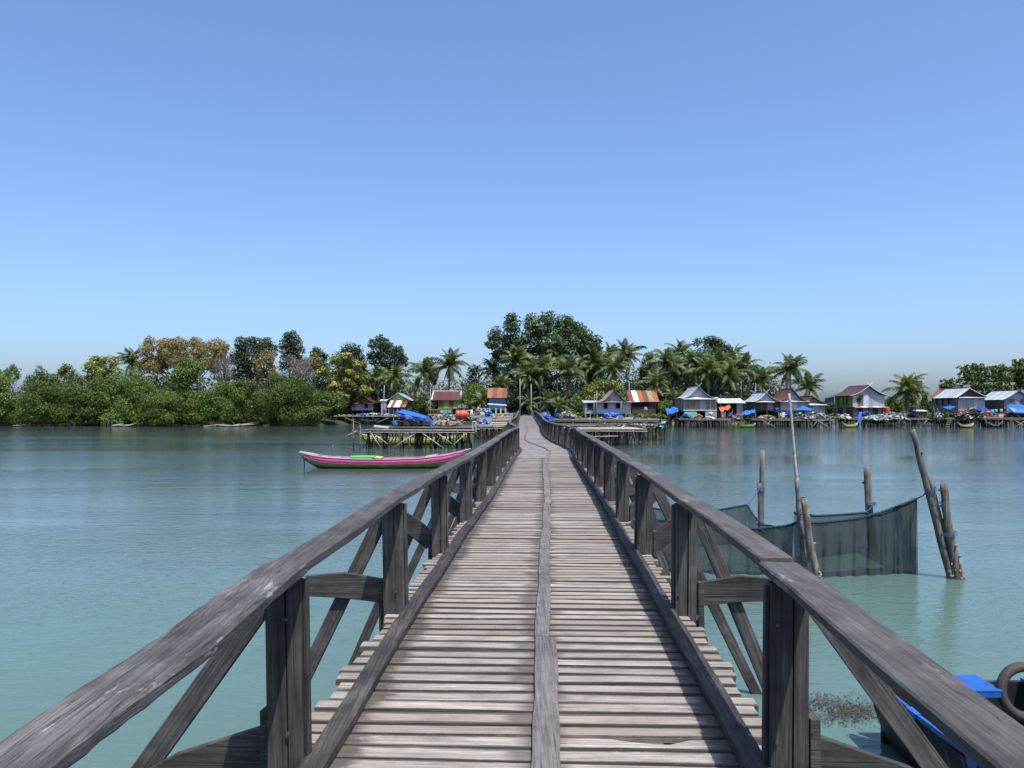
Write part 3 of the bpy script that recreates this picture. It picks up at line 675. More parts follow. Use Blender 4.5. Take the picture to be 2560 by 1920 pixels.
# right of the bridge
gable_house('grey_hut', 'grey tin hut with steep concave gable and rusty ridge behind the bamboo drying deck', 1492, 1577, 138, 7, 1034, 1004, 973.5, [M['rust_orange'], tin], [M['tin_blue'], tin], M['tin_blue'], None, 1.0, .5, (M['tin_rusty'], .12), None, None, apex=1536,
            wins=((1514, 1014.5, .55, 1.0), (1546.5, 1014.5, .8, .9)))
ridge_house('lean_to', 'low tin lean-to against the left side of the grey gabled hut', 1458, 1494, 138.4, 5, 1034, 1005, 1001.5, [tinl], [M['tin_blue']], wins=((1475, 1015.5, .85, 1.3),), over=.3)
ridge_house('rust_roofed_house', 'brown board house under a broad streaky red rusted roof', 1572, 1648, 156, 8, 1036, 1003, 976.5, [rust, M['white_paint'], M['rust_orange'], rust, M['tin_rusty'], M['rust_orange'], rust], [M['brownwall']], zg=.4, wins=((1590, 1013, 1.6, .9), (1612, 1013, 1.6, .9)), wu=(1580, 1636))
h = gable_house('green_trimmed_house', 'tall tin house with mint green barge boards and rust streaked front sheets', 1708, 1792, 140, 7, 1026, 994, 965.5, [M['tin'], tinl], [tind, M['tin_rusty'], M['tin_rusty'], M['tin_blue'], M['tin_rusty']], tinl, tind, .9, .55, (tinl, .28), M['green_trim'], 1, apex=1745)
for u, m_ in ((1710, 'white_paint'), (1752, 'white_paint'), (1776, 'white_paint'), (1789, 'white_paint')):
    mb = MB(); mb.box((ux(u, 140)-h.location.x, -.06, vz(1011, 140)), (.07, .05, 1.95)); mb.build('batten', M[m_], h)
mb = MB(); mb.bar((ux(1708, 140)-h.location.x, -.08, vz(1025.5, 140)), (ux(1792, 140)-h.location.x, -.08, vz(1025.5, 140)), .06, .14); mb.build('sill_board', M['white_paint'], h)
mb = MB(); mb.box((ux(1725.5, 140)-h.location.x, -.35, vz(1036.5, 140)), (2.1, .07, 1.0)); mb.build('mint_panel', M['mint'], h)
for i in range(3):
    mb = MB(); mb.box((ux(1768+i*9.6, 140)-h.location.x, -.02-.012*(i%2), vz(1035, 140)), (.67, .05, 1.25)); mb.build('lower_sheet', tin, h)
h = ridge_house('open_shed', 'low open-fronted shed with bright tin roof between two gabled tin houses', 1792, 1861, 141, 5, 1038, 1006, 996, [tinl, M['white_paint'], tinl], [M['dark'], M['dark'], M['dark'], tin], over=.9)  # black front sheets paint the shade of the open front
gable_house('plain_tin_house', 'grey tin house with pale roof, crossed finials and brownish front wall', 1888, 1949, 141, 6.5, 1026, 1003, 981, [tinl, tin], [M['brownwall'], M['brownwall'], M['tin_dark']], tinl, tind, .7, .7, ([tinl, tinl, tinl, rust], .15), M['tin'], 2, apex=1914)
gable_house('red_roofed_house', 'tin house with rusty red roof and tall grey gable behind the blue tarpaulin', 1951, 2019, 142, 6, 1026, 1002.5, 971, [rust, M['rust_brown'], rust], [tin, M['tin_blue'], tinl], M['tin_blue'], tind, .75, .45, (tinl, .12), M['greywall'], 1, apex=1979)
gable_house('small_tin_house', 'small low tin house with rusty roof at the end of the middle row', 2018, 2062, 142.5, 5, 1032, 1009, 990.5, [rust, M['rust_brown']], [tind, M['tin_blue']], M['tin_rusty'], tind, .2, .4, (M['white_paint'], .25), M['rust_brown'], None, apex=2029)
h = gable_house('green_sided_house', 'big stilt house with olive green side wall and maroon-brown roof', 2132, 2211, 144, 8, 1018, 987.5, 963.5, [M['maroon'], M['maroon'], M['rust_brown']], [tin, M['greywall'], tinl, tin, tin], tin, M['olivegreen'], .45, .6, None, M['white_paint'], 1, apex=2171,
            wins=((2148, 1000.5, .72, .85),), swins=((2.4, 1003, .4, 1.4), (3.9, 1003, .4, 1.4), (6.3, 1005, .4, 1.6)))
sheets(h, 'lower_sheet', (-2.7, .3, vz(1018, 144)), (2.7, .3, vz(1018, 144)), (2.7, .3, 1.4), (-2.7, .3, 1.4), 6, [tind, M['brownwall'], tind], .04)
sheets(h, 'lower_side_sheet', (-2.75, 8, vz(1018, 144)), (-2.75, .3, vz(1018, 144)), (-2.75, .3, 1.3), (-2.75, 8, 1.3), 6, [tind, M['brownwall'], M['greywall']], .04)
sheets(h, 'annex_sheet', (-2.9, 12.5, vz(994, 144)), (-2.9, 8.1, vz(990, 144)), (-2.9, 8.1, 1.3), (-2.9, 12.5, 1.3), 4, [tind], .04)
sheets(h, 'annex_roof_sheet', (-1.4, 8.3, vz(984, 144)), (-1.4, 12.8, vz(987, 144)), (-3.3, 12.8, vz(994, 144)), (-3.3, 8.3, vz(990, 144)), 4, [M['rust_brown']], .04)
sheets(h, 'apron_sheet', (-2.8, -.05, vz(1016, 144)), (2.8, -.05, vz(1016, 144)), (3.0, -.9, vz(1018.5, 144)), (-2.6, -.9, vz(1019, 144)), 5, [M['tin_rusty'], tinl], .03)
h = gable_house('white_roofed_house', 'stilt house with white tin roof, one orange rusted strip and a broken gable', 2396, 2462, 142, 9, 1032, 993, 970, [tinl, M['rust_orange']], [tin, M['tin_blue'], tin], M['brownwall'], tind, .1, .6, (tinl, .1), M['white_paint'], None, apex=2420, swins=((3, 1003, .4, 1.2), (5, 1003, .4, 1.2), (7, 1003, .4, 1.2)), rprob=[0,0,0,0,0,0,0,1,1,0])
gable_house('edge_house', 'stilt house with bare tin roof and crossed finials at the right edge', 2511, 2577, 142, 7, 1032, 998, 976, [tinl, tin], [tind, M['greywall']], tin, M['greywall'], .15, .5, None, M['greywall'], 2)

# ------------------------------------------------------------------ platforms on stilts
def platform(name, label, u0, u1, d, D, v_top, nst, deckm, front_rows=2, xbr=(), slat=.3, dark=.5, cat='platform', u0b=None, u1b=None, edge=True):
    x0, x1 = ux(u0, d), ux(u1, d); xc = (x0+x1)/2; z = vz(v_top, d); w = x1-x0
    t_ = thing(name, label, cat, (xc, d, 0))
    # decking: laths across
    n = int(D/slat)
    for k in range(0, n):
        y_ = (k+.5)*slat
        if k < 40:
            mb = MB(); mb.sweep([(-w/2+R.uniform(-.25, .1), y_, z-.03+R.uniform(-.015, .015)), (R.uniform(-1, 1), y_+R.uniform(-.03, .03), z-.03+R.uniform(-.02, .02)), (w/2+R.uniform(-.1, .25), y_, z-.03)], (slat*.9, .035))
            mb.build('slat', deckm, t_)
    if edge:
        for j in range(2):
            mb = MB(); o_ = R.uniform(-.4, .2); mb.tube([(-w/2-R.uniform(.1,.6), -.08-.05*j, z+.0-.17*j), (0, -.1-.05*j, z-.02-.17*j+R.uniform(-.04,.04)), (w/2+R.uniform(0,.5), -.08-.05*j, z-.03-.17*j)], .038, 6); mb.build('edge_pole', M['bamboo'], t_, smooth=True)
    for k in range(max(2, int(D/2))):
        y_ = lerp(.3, D-.3, k/max(1, int(D/2)-1)); mb = MB(); mb.tube([(-w/2, y_, z-.12), (w/2, y_, z-.12)], .055, 5); mb.build('joist', M['dstilt'], t_, smooth=True)
    for i in range(nst):
        fr = i < nst*.45; xp = lerp(-w/2+.1, w/2-.1, (i+R.uniform(.1,.9))/ (nst*.45)) if fr else R.uniform(-w/2, w/2)
        yp = R.uniform(0, .5) if fr else R.uniform(.8, D); j = lambda a: R.uniform(-a, a)
        mb = MB(); r_ = R.uniform(.04, .075); mb.tube([(xp, yp, z-.03+R.uniform(-.06, .0)), (xp+j(.1), yp+j(.1), z*.6), (xp+j(.14), yp+j(.1), z*.2), (xp+j(.16), yp+j(.1), -.6)], [r_*.9, r_, r_*1.05, r_*1.1], 6)
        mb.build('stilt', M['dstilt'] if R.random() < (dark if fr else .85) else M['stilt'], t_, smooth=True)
    for (a, va, b, vb) in xbr:
        mb = MB(); mb.tube([(ux(a, d)-xc, -.12, vz(va, d)), (ux(b, d)-xc, -.06, vz(vb, d))], .045, 6); mb.build('cross_brace', M['bamboo'], t_, smooth=True)
    return t_
def pole(name, label, cat, u, v0, v1, d, r, m, du=0, parts=None):
    """free-standing pole from photo row v1 (foot) up to v0"""
    t_ = MB(); a = Vector((ux(u, d), d, vz(v1, d))); b = Vector((ux(u+du, d), d, vz(v0, d)))
    t_.tube([a, a.lerp(b, .5) + Vector((R.uniform(-.03,.03), 0, 0)), b], [r, r*.95, r*.85], 7)
    return tag(t_.build(name, m, None, smooth=True), label, cat)

pl = platform('drying_platform', 'bamboo drying platform on dark crossed stilts over the yellow boat', 905, 1184, 63.5, 4.2, 1075, 64, M['thatch'], dark=.75,
         xbr=((925, 1078, 955, 1123), (985, 1118, 1040, 1082), (1055, 1082, 1110, 1121), (1125, 1121, 1160, 1088), (1090, 1080, 1130, 1110), (970, 1110, 935, 1085)))
mb = MB(); mb.tube([(ux(863, 63)-pl.location.x, -.3, vz(1091, 63)), (ux(892, 63)-pl.location.x, -.25, vz(1077, 63))], .05, 6); mb.build('outrigger_pole', M['bamboo'], pl, smooth=True)
mb = MB(); mb.tube([(ux(887, 63)-pl.location.x, -.3, vz(1062, 63)), (ux(922, 63)-pl.location.x, -.25, vz(1118, 63))], .045, 6); mb.build('outrigger_pole', M['dstilt'], pl, smooth=True)
for u, v0 in ((883, 1046), (900, 1062)):
    mb = MB(); mb.tube([(ux(u, 63)-pl.location.x, -.4, vz(v0, 63)), (ux(u, 63)-pl.location.x, -.4, -.6)], .045, 6); mb.build('corner_pole', M['stilt'], pl, smooth=True)
# frames / gate at its right end
for u in (1181, 1189):
    mb = MB(); mb.tube([(ux(u, 63)-pl.location.x, .1, 1.3), (ux(u, 63)-pl.location.x, .1, vz(1053 if u < 1185 else 1055, 63))], .03, 6); mb.build('gate_post', M['white_paint'], pl)
mb = MB(); mb.tube([(ux(1181, 63)-pl.location.x, .1, vz(1054, 63)), (ux(1189, 63)-pl.location.x, .1, vz(1055, 63))], .03, 6); mb.build('gate_bar', M['white_paint'], pl)
platform('back_drying_deck', 'second bamboo deck behind the boat carrying the slung blue tarpaulin', 940, 1186, 74, 9, 1067.5, 40, M['thatch'], dark=.85)
platform('far_platform', 'low dark stilt platform in front of the brown-roofed house by the mangroves', 820, 1004, 164, 6, 1039.5, 60, M['thatch'], dark=.45, xbr=((858, 1042, 902, 1060), (940, 1058, 972, 1044)))
w3 = platform('walkway_platform', 'pale bamboo walkways on many thin stilts joining the left bank to the bridge', 1186, 1291, 84, 30, 1066, 90, M['bamboo'], slat=.75, dark=.2)
for k, (dd, v) in enumerate(((84.2, 1066), (92, 1060), (99, 1051.5), (107, 1045.5), (116, 1037))):
    for j in range(2):
        mb = MB(); mb.tube([(ux(1184+k*4, dd)-w3.location.x, dd-84, vz(v, dd)+j*.12), (ux(1240, dd)-w3.location.x, dd-84+.1, vz(v, dd)+j*.1+.03), (ux(1291+k, dd)-w3.location.x, dd-84, vz(v-2, dd)+j*.1)], .06, 6); mb.build('rail_pole', M['bamboo'], w3, smooth=True)
    for u in (1190+k*7, 1232+k*3, 1280):
        mb = MB(); mb.tube([(ux(u, dd)-w3.location.x, dd-84, 1.2), (ux(u, dd)-w3.location.x, dd-84, vz(v, dd)+.15)], .05, 6); mb.build('rail_post', M['stilt'], w3)
platform('mat_platform', 'drying deck of pale bamboo mats on crooked stilts right of the bridge', 1392, 1612, 69, 9, 1072.5, 60, M['bamboo'], dark=.35, slat=.55, xbr=((1480, 1092, 1545, 1090),))
platform('thatch_platform', 'dark weathered lath deck on thick crooked stilts behind the pale mats', 1360, 1664, 80, 14, 1063.5, 90, M['thatch'], dark=.3)
platform('back_platform', 'ragged brown lath deck in front of the grey gabled hut', 1340, 1665, 104, 26, 1049.5, 80, M['thatch'], dark=.4, slat=.65)
platform('house_platform', 'stilt deck in front of the green-trimmed house with pale front poles', 1700, 1824, 136, 6, 1046.5, 46, M['thatch'], dark=.55)
platform('row_platform', 'stilt deck with crossed poles below the red-roofed house', 1880, 2081, 137, 6, 1047.5, 66, M['thatch'], dark=.5, xbr=((1904, 1050, 1938, 1068), (1912, 1068, 1926, 1052), (2044, 1051, 2074, 1070), (2030, 1068, 2042, 1053)))
platform('junk_platform', 'stilt deck heaped with pale rubbish below the green-sided house', 2096, 2318, 138, 7, 1045.5, 80, M['thatch'], dark=.5, xbr=((2208, 1052, 2245, 1064), (2303, 1066, 2318, 1050)))
platform('boat_house_platform', 'dark stilt deck under the white-roofed house with a ladder', 2350, 2460, 138, 5, 1045, 50, M['thatch'], dark=.8)
platform('edge_platform', 'pale edged stilt deck with crossed poles at the right edge', 2462, 2600, 136, 6, 1045, 46, M['bamboo'], dark=.45, xbr=((2534, 1050, 2562, 1064), (2538, 1066, 2562, 1052)))
# ------------------------------------------------------------------ trees
def leaf_mesh(name, cents, norms, size, asp=.6, rnd=.6):
    n = len(cents); nv = norms + NR.normal(0, rnd, (n, 3)); nv /= np.linalg.norm(nv, axis=1)[:, None] + 1e-9
    a = NR.normal(0, 1, (n, 3)); a -= (a*nv).sum(1)[:, None]*nv; a /= np.linalg.norm(a, axis=1)[:, None] + 1e-9
    b = np.cross(nv, a); s = size*NR.uniform(.6, 1.35, (n, 1))
    P = np.stack([cents - a*s*.5, cents + b*s*asp*.5 + nv*s*.06, cents + a*s*.5, cents - b*s*asp*.5 + nv*s*.06], 1).reshape(-1, 3)
    me = bpy.data.meshes.new(name); me.vertices.add(4*n); me.vertices.foreach_set('co', P.ravel().astype(np.float32))
    me.loops.add(4*n); me.loops.foreach_set('vertex_index', np.arange(4*n, dtype=np.int32))
    me.polygons.add(n); me.polygons.foreach_set('loop_start', np.arange(0, 4*n, 4, dtype=np.int32))
    me.update(calc_edges=True); me.validate(); return me
def puff_points(pufs, n, shell=.75):
    """points on/in a set of ellipsoid clumps, weighted by clump area"""
    A = np.array([p[3]*p[5] for p in pufs]); A = A/A.sum(); k = NR.choice(len(pufs), n, p=A); Pf = np.array(pufs)[k]
    dv = NR.normal(0, 1, (n, 3)); dv /= np.linalg.norm(dv, axis=1)[:, None]
    r = np.where(NR.rand(n) < shell, NR.uniform(.78, 1.06, n), NR.uniform(.3, .8, n))
    # lumpy clumps: radius varies with direction
    ph = NR.rand(len(pufs), 3)[k]*6
    r *= 1 + .16*np.sin(dv[:, 0]*5+ph[:, 0])*np.sin(dv[:, 1]*5+ph[:, 1]) + .12*np.sin(dv[:, 2]*7+ph[:, 2])
    return Pf[:, :3] + dv*r[:, None]*Pf[:, 3:6], dv
def make_pufs(w, h, dep, n, rs=.3, shape='dome', low=.0, bias=0):
    """clumps filling a crown of width w, height h, depth dep; local origin at crown bottom centre"""
    out = []
    zc, ru, rl = {'dome': (.36, .64, .36), 'round': (.5, .5, .5), 'flat': (.62, .38, .3)}[shape]
    for i in range(n):
        r = rs*R.uniform(.6, 1.4)
        z = R.uniform(-1, 1) if shape != 'dome' else R.uniform(-.9, 1); a = R.uniform(0, 6.283)
        if i % 9 == 0: z = R.uniform(.75, 1)
        q = math.sqrt(max(0, 1-z*z)); k = R.uniform(.7, 1.0) if i % 4 else R.uniform(.1, .7)
        if shape != 'round' and z < 0: q = max(q, .85)
        x, y = q*math.cos(a)*k, q*math.sin(a)*k; zz_ = z*k
        px, py = x*(w/2)*(1-r*.8), y*(dep/2)*(1-r*.8); pz = h*(zc + zz_*(ru if zz_ > 0 else rl)*(1-r*.7))
        rv = r*h*.5*R.uniform(.75, 1.0); pz = max(pz, rv*.6)
        out.append((px, py, pz, r*w*.5*R.uniform(.9, 1.2), r*dep*.5*1.1, min(rv + .2, h*.5)))
    # stretch the clumps to fill the stated crown exactly
    top = max(p[2]+p[5] for p in out); kx = (w/2)/max(max(p[0]+p[3], -(p[0]-p[3])) for p in out)
    out = [(p[0]*kx, p[1], p[2]*h/top, p[3]*min(1.15, kx), p[4], p[5]) for p in out]
    return out
def trunk_mesh(h, r, pufs, zb, nlimb=6, lean=0):
    mb = MB(); top = Vector((lean, 0, h*.62)); mid = Vector((lean*.4+R.uniform(-.2,.2), R.uniform(-.2,.2), h*.33))
    mb.tube([(0,0,-.6), (0,0,0), mid, top, top+Vector((R.uniform(-.4,.4),0,h*.2))], [r*1.5, r*1.15, r*.85, r*.6, r*.25], 8)
    for p in R.sample(pufs, min(nlimb, len(pufs))):
        e = Vector((p[0], p[1], p[2]+zb)); s_ = mid.lerp(top, R.random()); m_ = s_.lerp(e, .5) + Vector((0,0,-.1*h*R.random()))
        mb.tube([s_, m_, e], [r*.45, r*.3, r*.1], 5)
    return mb
def tree(label, u0, u1, v_top, v_bot, d, style='lf_mangrove', leaf=.4, dens=1.0, npf=14, rs=.34, shape='dome', v_foot=None, zfoot=None, name='tree', dep=None, extra=None, group=None, r=None, cat='tree', nl=6, shell=.75, asp=.6, clumps=None):
    w = ux(u1, d)-ux(u0, d); zt, zb = vz(v_top, d), vz(v_bot, d); h = zt-zb; x = ux((u0+u1)/2, d); dep = dep or w*.8
    npf = int(npf*2.2); rs = rs*.72
    zf = zfoot if zfoot is not None else max(-.1, min(1.2, zb))
    t_ = thing(name, label, cat, (x, d, zf), 0, group)
    pufs = make_pufs(w, h, dep, npf, rs, shape)
    if clumps:
        # clump centres read off the photo as (u, v, radius in px), spread in depth, plus fill-in lumps
        pufs = []
        for (cu, cv, cr) in clumps:
            k = d/F
            for j in range(5):
                q = 0 if j == 0 else cr*.75; f_ = 1 if j == 0 else R.uniform(.4, .65)
                yo = R.uniform(-.45, .45)*dep if j else R.uniform(-.4, .1)*dep
                pufs.append((ux(cu + R.uniform(-q, q), d)-x, yo, vz(cv + R.uniform(-q, q), d)-zb, cr*f_*k, cr*f_*k*1.3, cr*f_*k*.88))
    n = int(dens*(w*h*2.6 + w*dep)/(leaf*leaf*asp)*2.1); n = min(n, 30000 if not clumps else 36000)
    c, nv = puff_points(pufs, n, shell); c[:, 2] += zb - zf
    nv = nv + np.array([0, 0, .35])
    o = obj('crown', leaf_mesh('crown', c, nv, leaf, asp), M[style], t_)
    if extra:
        # second colour: blossom on the upper side of the clumps
        pe = [(p[0], p[1]-p[4]*.25, p[2]+p[5]*.35, p[3]*.8, p[4]*.85, p[5]*.7) for p in pufs if R.random() < extra[1]]
        if pe:
            ce, ne = puff_points(pe, int(n*extra[2]), .9); ce[:, 2] += zb - zf; keep = ne[:, 2] > -.25
            obj('blossom', leaf_mesh('blossom', ce[keep], ne[keep]+np.array([0,0,.4]), leaf*.9, .7), M[extra[0]], t_)
    trunk_mesh(max(1.5, zt-zf-h*.25), r or max(.12, w*.022), pufs, zb-zf, nl).build('trunk', M['bark'], t_, smooth=True)
    return t_
def bare_tree(label, u0, u1, v_top, v_bot, d, zfoot=1.0, n=420):
    w = ux(u1, d)-ux(u0, d); zt = vz(v_top, d); zb = vz(v_bot, d); x = ux((u0+u1)/2, d)
    t_ = thing('bare_tree', label, 'tree', (x, d, zfoot)); mb = MB(); h = zt-zfoot
    mb.tube([(0,0,-.5), (.1,0,h*.3), (0,0,h*.6)], [.3,.22,.12], 7)
    ends = []
    for i in range(26):
        a = R.uniform(0, 6.28); e = Vector((math.cos(a)*w*.42*R.uniform(.3,1), math.sin(a)*w*.35*R.uniform(.3,1), lerp(zb-zfoot, h*.92, R.random()**.7)))
        s_ = Vector((0, 0, h*R.uniform(.25,.5))); m_ = s_.lerp(e, .5) + Vector((0,0,.6)); mb.tube([s_, m_, e], [.12,.08,.035], 5); ends.append((m_, e))
    mb.build('trunk', M['bark'], t_, smooth=True)
    tb = MB()
    for i in range(n):
        m_, e = R.choice(ends); s_ = m_.lerp(e, R.uniform(.2, 1)); dv = Vector((R.gauss(0,1), R.gauss(0,1), R.gauss(.7,.8))).normalized()*R.uniform(.7,1.7)
        tb.tube([s_, s_+dv*.5+Vector((R.uniform(-.1,.1),0,0)), s_+dv], [.035,.028,.015], 3, cap=False)
        tb.tube([s_+dv*.5, s_+dv*.5+Vector((R.gauss(0,.4), R.gauss(0,.4), R.gauss(.4,.3)))], [.025,.012], 3, cap=False)
    tb.build('twigs', M['lf_twig'], t_); return t_

# --- coconut palms: each frond its own part, frond meshes shared
def frond_mesh(e0, droop, L_, steps=15, hang=.5):
    mb = MB(); p = Vector((0, 0, 0)); e = e0; pts = [p.copy()]
    for i in range(steps):
        e -= droop*(i+2)/ (steps*(steps+3)/2); p = p + Vector((math.cos(e), 0, math.sin(e)))*(L_/steps); pts.append(p.copy())
    mb.tube(pts, [lerp(.055, .012, i/steps) for i in range(steps+1)], 4, cap=False)
    for i in range(2, steps+1):
        t_ = i/steps; ll = .95*math.sin(math.pi*min(1, t_*.82+.14))**.7 * R.uniform(.85, 1.1); tg = (pts[i]-pts[i-1]).normalized()
        for s_ in (-1, 1):
            for q_ in (0, .5):
                b = pts[i-1].lerp(pts[i], q_); dr = (Vector((0, s_, 0)) + tg*.65 + Vector((0, 0, -hang*R.uniform(.6, 1.4)))).normalized()
                wv = tg*.085; m_ = b + dr*ll*.5 + Vector((0,0,.04)); e_ = b + dr*ll + Vector((0, 0, -.18*ll))
                mb.add([b-wv*.6, b+wv*.6, m_+wv, e_, m_-wv], [(0,1,2,4), (4,2,3)])
    return mb.mesh('frond')
FR = [frond_mesh(math.radians(a), math.radians(dr), l, 13, hg) for a, dr, l, hg in ((82, 60, 3.9, .35), (62, 78, 4.4, .45), (42, 88, 4.6, .6), (20, 84, 4.5, .8), (-6, 70, 4.2, .9), (-40, 42, 3.6, .9), (70, 95, 4.5, .5), (30, 70, 4.7, .6))]
for m_ in FR: m_.materials.append(M['lf_palm'])
FRD = [frond_mesh(math.radians(a), math.radians(dr), l, 11, 1.1) for a, dr, l in ((-30, 50, 3.6), (-60, 25, 3.3))]
for m_ in FRD: m_.materials.append(M['lf_palmdry'])
def palm(label, u, v, d, sc=1.0, zfoot=1.0, lean=0, nf=26, dry=3, trunk=True, group=None, name='coconut_palm'):
    """u,v: photo position of the crown's heart"""
    x, z = ux(u, d), vz(v, d); t_ = thing(name, label, 'palm', (x-lean, d, zfoot), 0, group); hz = z-zfoot
    mb = MB(); mb.tube([(0,0,-.5), (lean*.1,0,hz*.25), (lean*.45, .1, hz*.6), (lean, 0, hz)], [.26*sc,.19*sc,.16*sc,.13*sc], 8); mb.build('trunk', M['palmbark'], t_, smooth=True)
    a0 = R.uniform(0, 6.28); lv = [0, 0, 6, 0, 1, 1, 6, 1, 7, 2, 2, 7, 2, 2, 3, 3, 7, 3, 3, 4, 4, 4, 5, 4]
    for i in range(nf):
        k = lv[int(i*len(lv)/nf)]; o = obj('frond', FR[k], None, t_, (lean, 0, hz)); s_ = sc*R.uniform(.76, 1.12)
        o.rotation_euler = (R.uniform(-.4,.4), R.uniform(-.22,.22), a0 + i*2.39996 + R.uniform(-.15,.15)); o.scale = (s_,)*3
    for i in range(dry):
        o = obj('dry_frond', R.choice(FRD), None, t_, (lean, 0, hz-.1)); o.rotation_euler = (0, 0, R.uniform(0, 6.28)); o.scale = (sc,)*3
    if hz > 4:
        mb = MB()
        for i in range(6):
            a = i*1.05; c = Vector((lean + math.cos(a)*.28*sc, math.sin(a)*.28*sc, hz-.35*sc)); mb.tube([c+Vector((0,0,-.16)), c+Vector((0,0,-.08)), c+Vector((0,0,.06)), c+Vector((0,0,.13))], [.04,.13,.13,.03], 6)
        mb.build('coconuts', M['tan_junk'], t_, smooth=True)
    return t_

# ---- left bank mangroves, front row standing in the water
MG = 'mangrove trees along the left shore'
def mangrove(label, u0, u1, vt, d, style='lf_mangrove', leaf=.29, npf=24, vb=1067, rs=.3, dens=1.0, shape='dome'):
    t_ = tree(label, u0-6, u1+6, vt-10, vb, d, style, min(leaf, .29), dens, npf, rs, shape, zfoot=-.1, name='mangrove_tree', group=MG)
    x0, x1 = ux(u0, d)-t_.location.x, ux(u1, d)-t_.location.x; mb = MB()
    for i in range(16):
        a = R.uniform(x0*.8, x1*.8); yb = R.uniform(-3.2, -1); mb.tube([(a*.6, yb*.2, 1.3), (a*.9, yb*.5, .7), (a, yb*.65, -.5)], .03, 4)
    mb.build('prop_roots', M['bark'], t_); return t_
mangrove('fresh green mangrove at the far left edge of the shore', -80, 62, 921, 148, 'lf_light')
mangrove('dark rounded mangrove second from the left edge', 50, 158, 921, 152)
mangrove('broad low dark mangrove sloping down to the left waterline', 30, 250, 962, 146, 'lf_mangrove', npf=26)
mangrove('clumpy mid green mangrove under the yellow flowering crown', 230, 410, 926, 150, 'lf_light', npf=26)
mangrove('dark mangrove filling the gap under the small palm', 190, 330, 945, 149, 'lf_mangrove')
mangrove('tall fresh green mangrove in front of the golden tree', 405, 530, 902, 151, 'lf_light', npf=22)
mangrove('low olive mangrove bulging over the water before the golden tree', 336, 508, 990, 144.5, 'lf_olive', .32, 22, 1064)
mangrove('mid green mangrove with light clumps right of the olive bulge', 490, 610, 958, 148, 'lf_light', .36)
mangrove('dark mangrove below the bare grey trees', 560, 660, 952, 150)
mangrove('wide dense dark mangrove at the right end of the shore', 645, 818, 950, 147.5, 'lf_mangrove', npf=28)
mangrove('dark mangrove rising behind the wide dense one', 655, 760, 938, 153)
mangrove('small low mangrove bush at the waterline below the clumpy one', 252, 300, 1042, 144, 'lf_light', .3, 9, 1066)
mangrove('pale olive mangrove behind the far left dark one', 150, 240, 938, 155, 'lf_olive')
# ---- behind them
BK = 'trees behind the mangroves'
tree('pale small-crowned tree peeping up at the far left', 10, 52, 909, 950, 166, 'lf_light', .42, zfoot=1, group=BK)
tree('pale yellow-green tree left of the yellow crown', 140, 188, 906, 950, 166, 'lf_lime', .42, zfoot=1, group=BK)
tree('flat-topped tree with bright yellow blossom above the mangroves', 200, 304, 886, 965, 165, 'lf_lime', .4, npf=16, shape='dome', zfoot=1, extra=('lf_yellow', .8, .5), group=BK)
palm('small dark palm between the yellow crown and the golden tree', 329, 905, 168, .95, 1, group='coconut palms on the shore')
tree('broad flat-topped golden brown tree, largest of the golden ones', 352, 572, 842, 950, 172, 'lf_gold', .33, 1.2, 34, .26, 'dome', zfoot=1, dep=14, group=BK, nl=14, clumps=[(371.3, 875.8, 20.2), (381.0, 908.9, 21.8), (412.1, 868.0, 21.8), (439.3, 862.2, 17.5), (435.5, 889.4, 25.3), (466.6, 868.0, 23.3), (478.2, 893.3, 25.3), (505.4, 860.3, 17.5), (517.1, 881.6, 25.3), (544.3, 862.2, 20.2), (556.0, 877.8, 16.3), (536.5, 905.0, 25.3), (501.6, 916.6, 21.8), (466.6, 916.6, 21.8), (408.2, 920.5, 17.5), (371.3, 920.5, 17.5)])
tree('golden lower bough tree at the left of the broad golden crown', 356, 430, 885, 925, 170, 'lf_gold', .4, .9, 12, .34, zfoot=1, group=BK)
bare_tree('bare grey tree at the right foot of the broad golden crown', 520, 600, 885, 955, 168)
tree('dark green domed tree right of the broad golden crown', 584, 700, 839, 965, 178, 'lf_dark', .45, 1.15, 22, .32, zfoot=1, group=BK, clumps=[(618.2, 860.3, 21.4), (637.6, 858.3, 20.2), (661.0, 862.2, 19.4), (606.5, 885.5, 21.4), (606.5, 916.6, 21.4), (637.6, 893.3, 29.2), (672.6, 881.6, 19.4), (598.8, 936.1, 17.5), (583.2, 901.1, 11.7), (629.9, 928.3, 23.3)])
tree('dark tree with small round crown, highest on the left bank', 686, 762, 826, 950, 182, 'lf_dark', .45, 1.15, 18, .36, 'round', zfoot=1, group=BK, clumps=[(727.1, 842.0, 16.3), (711.5, 860.3, 16.3), (738.7, 862.2, 18.7), (723.2, 881.6, 21.4), (748.4, 873.9, 12.4), (719.3, 905.0, 19.4), (746.5, 901.1, 15.6)])
tree('small golden tree below the dark domed tree', 630, 710, 871, 960, 168, 'lf_gold', .4, .9, 18, .3, zfoot=1, group=BK)
bare_tree('wide bare grey tree between the golden tree and the yellow-green one', 708, 800, 878, 955, 166, 1.0, 620)
tree('thin golden bush tree behind the bare grey branches', 765, 812, 882, 935, 172, 'lf_gold', .4, .8, 10, .36, zfoot=1, group=BK)
tree('low dark tree right of the highest round crown', 745, 830, 866, 940, 186, 'lf_dark', .5, 1.0, 14, .34, zfoot=1, group=BK)
tree('dark tree behind the yellow-green flowering tree', 815, 930, 852, 985, 184, 'lf_dark', .45, 1.1, 20, .32, zfoot=1, group=BK)
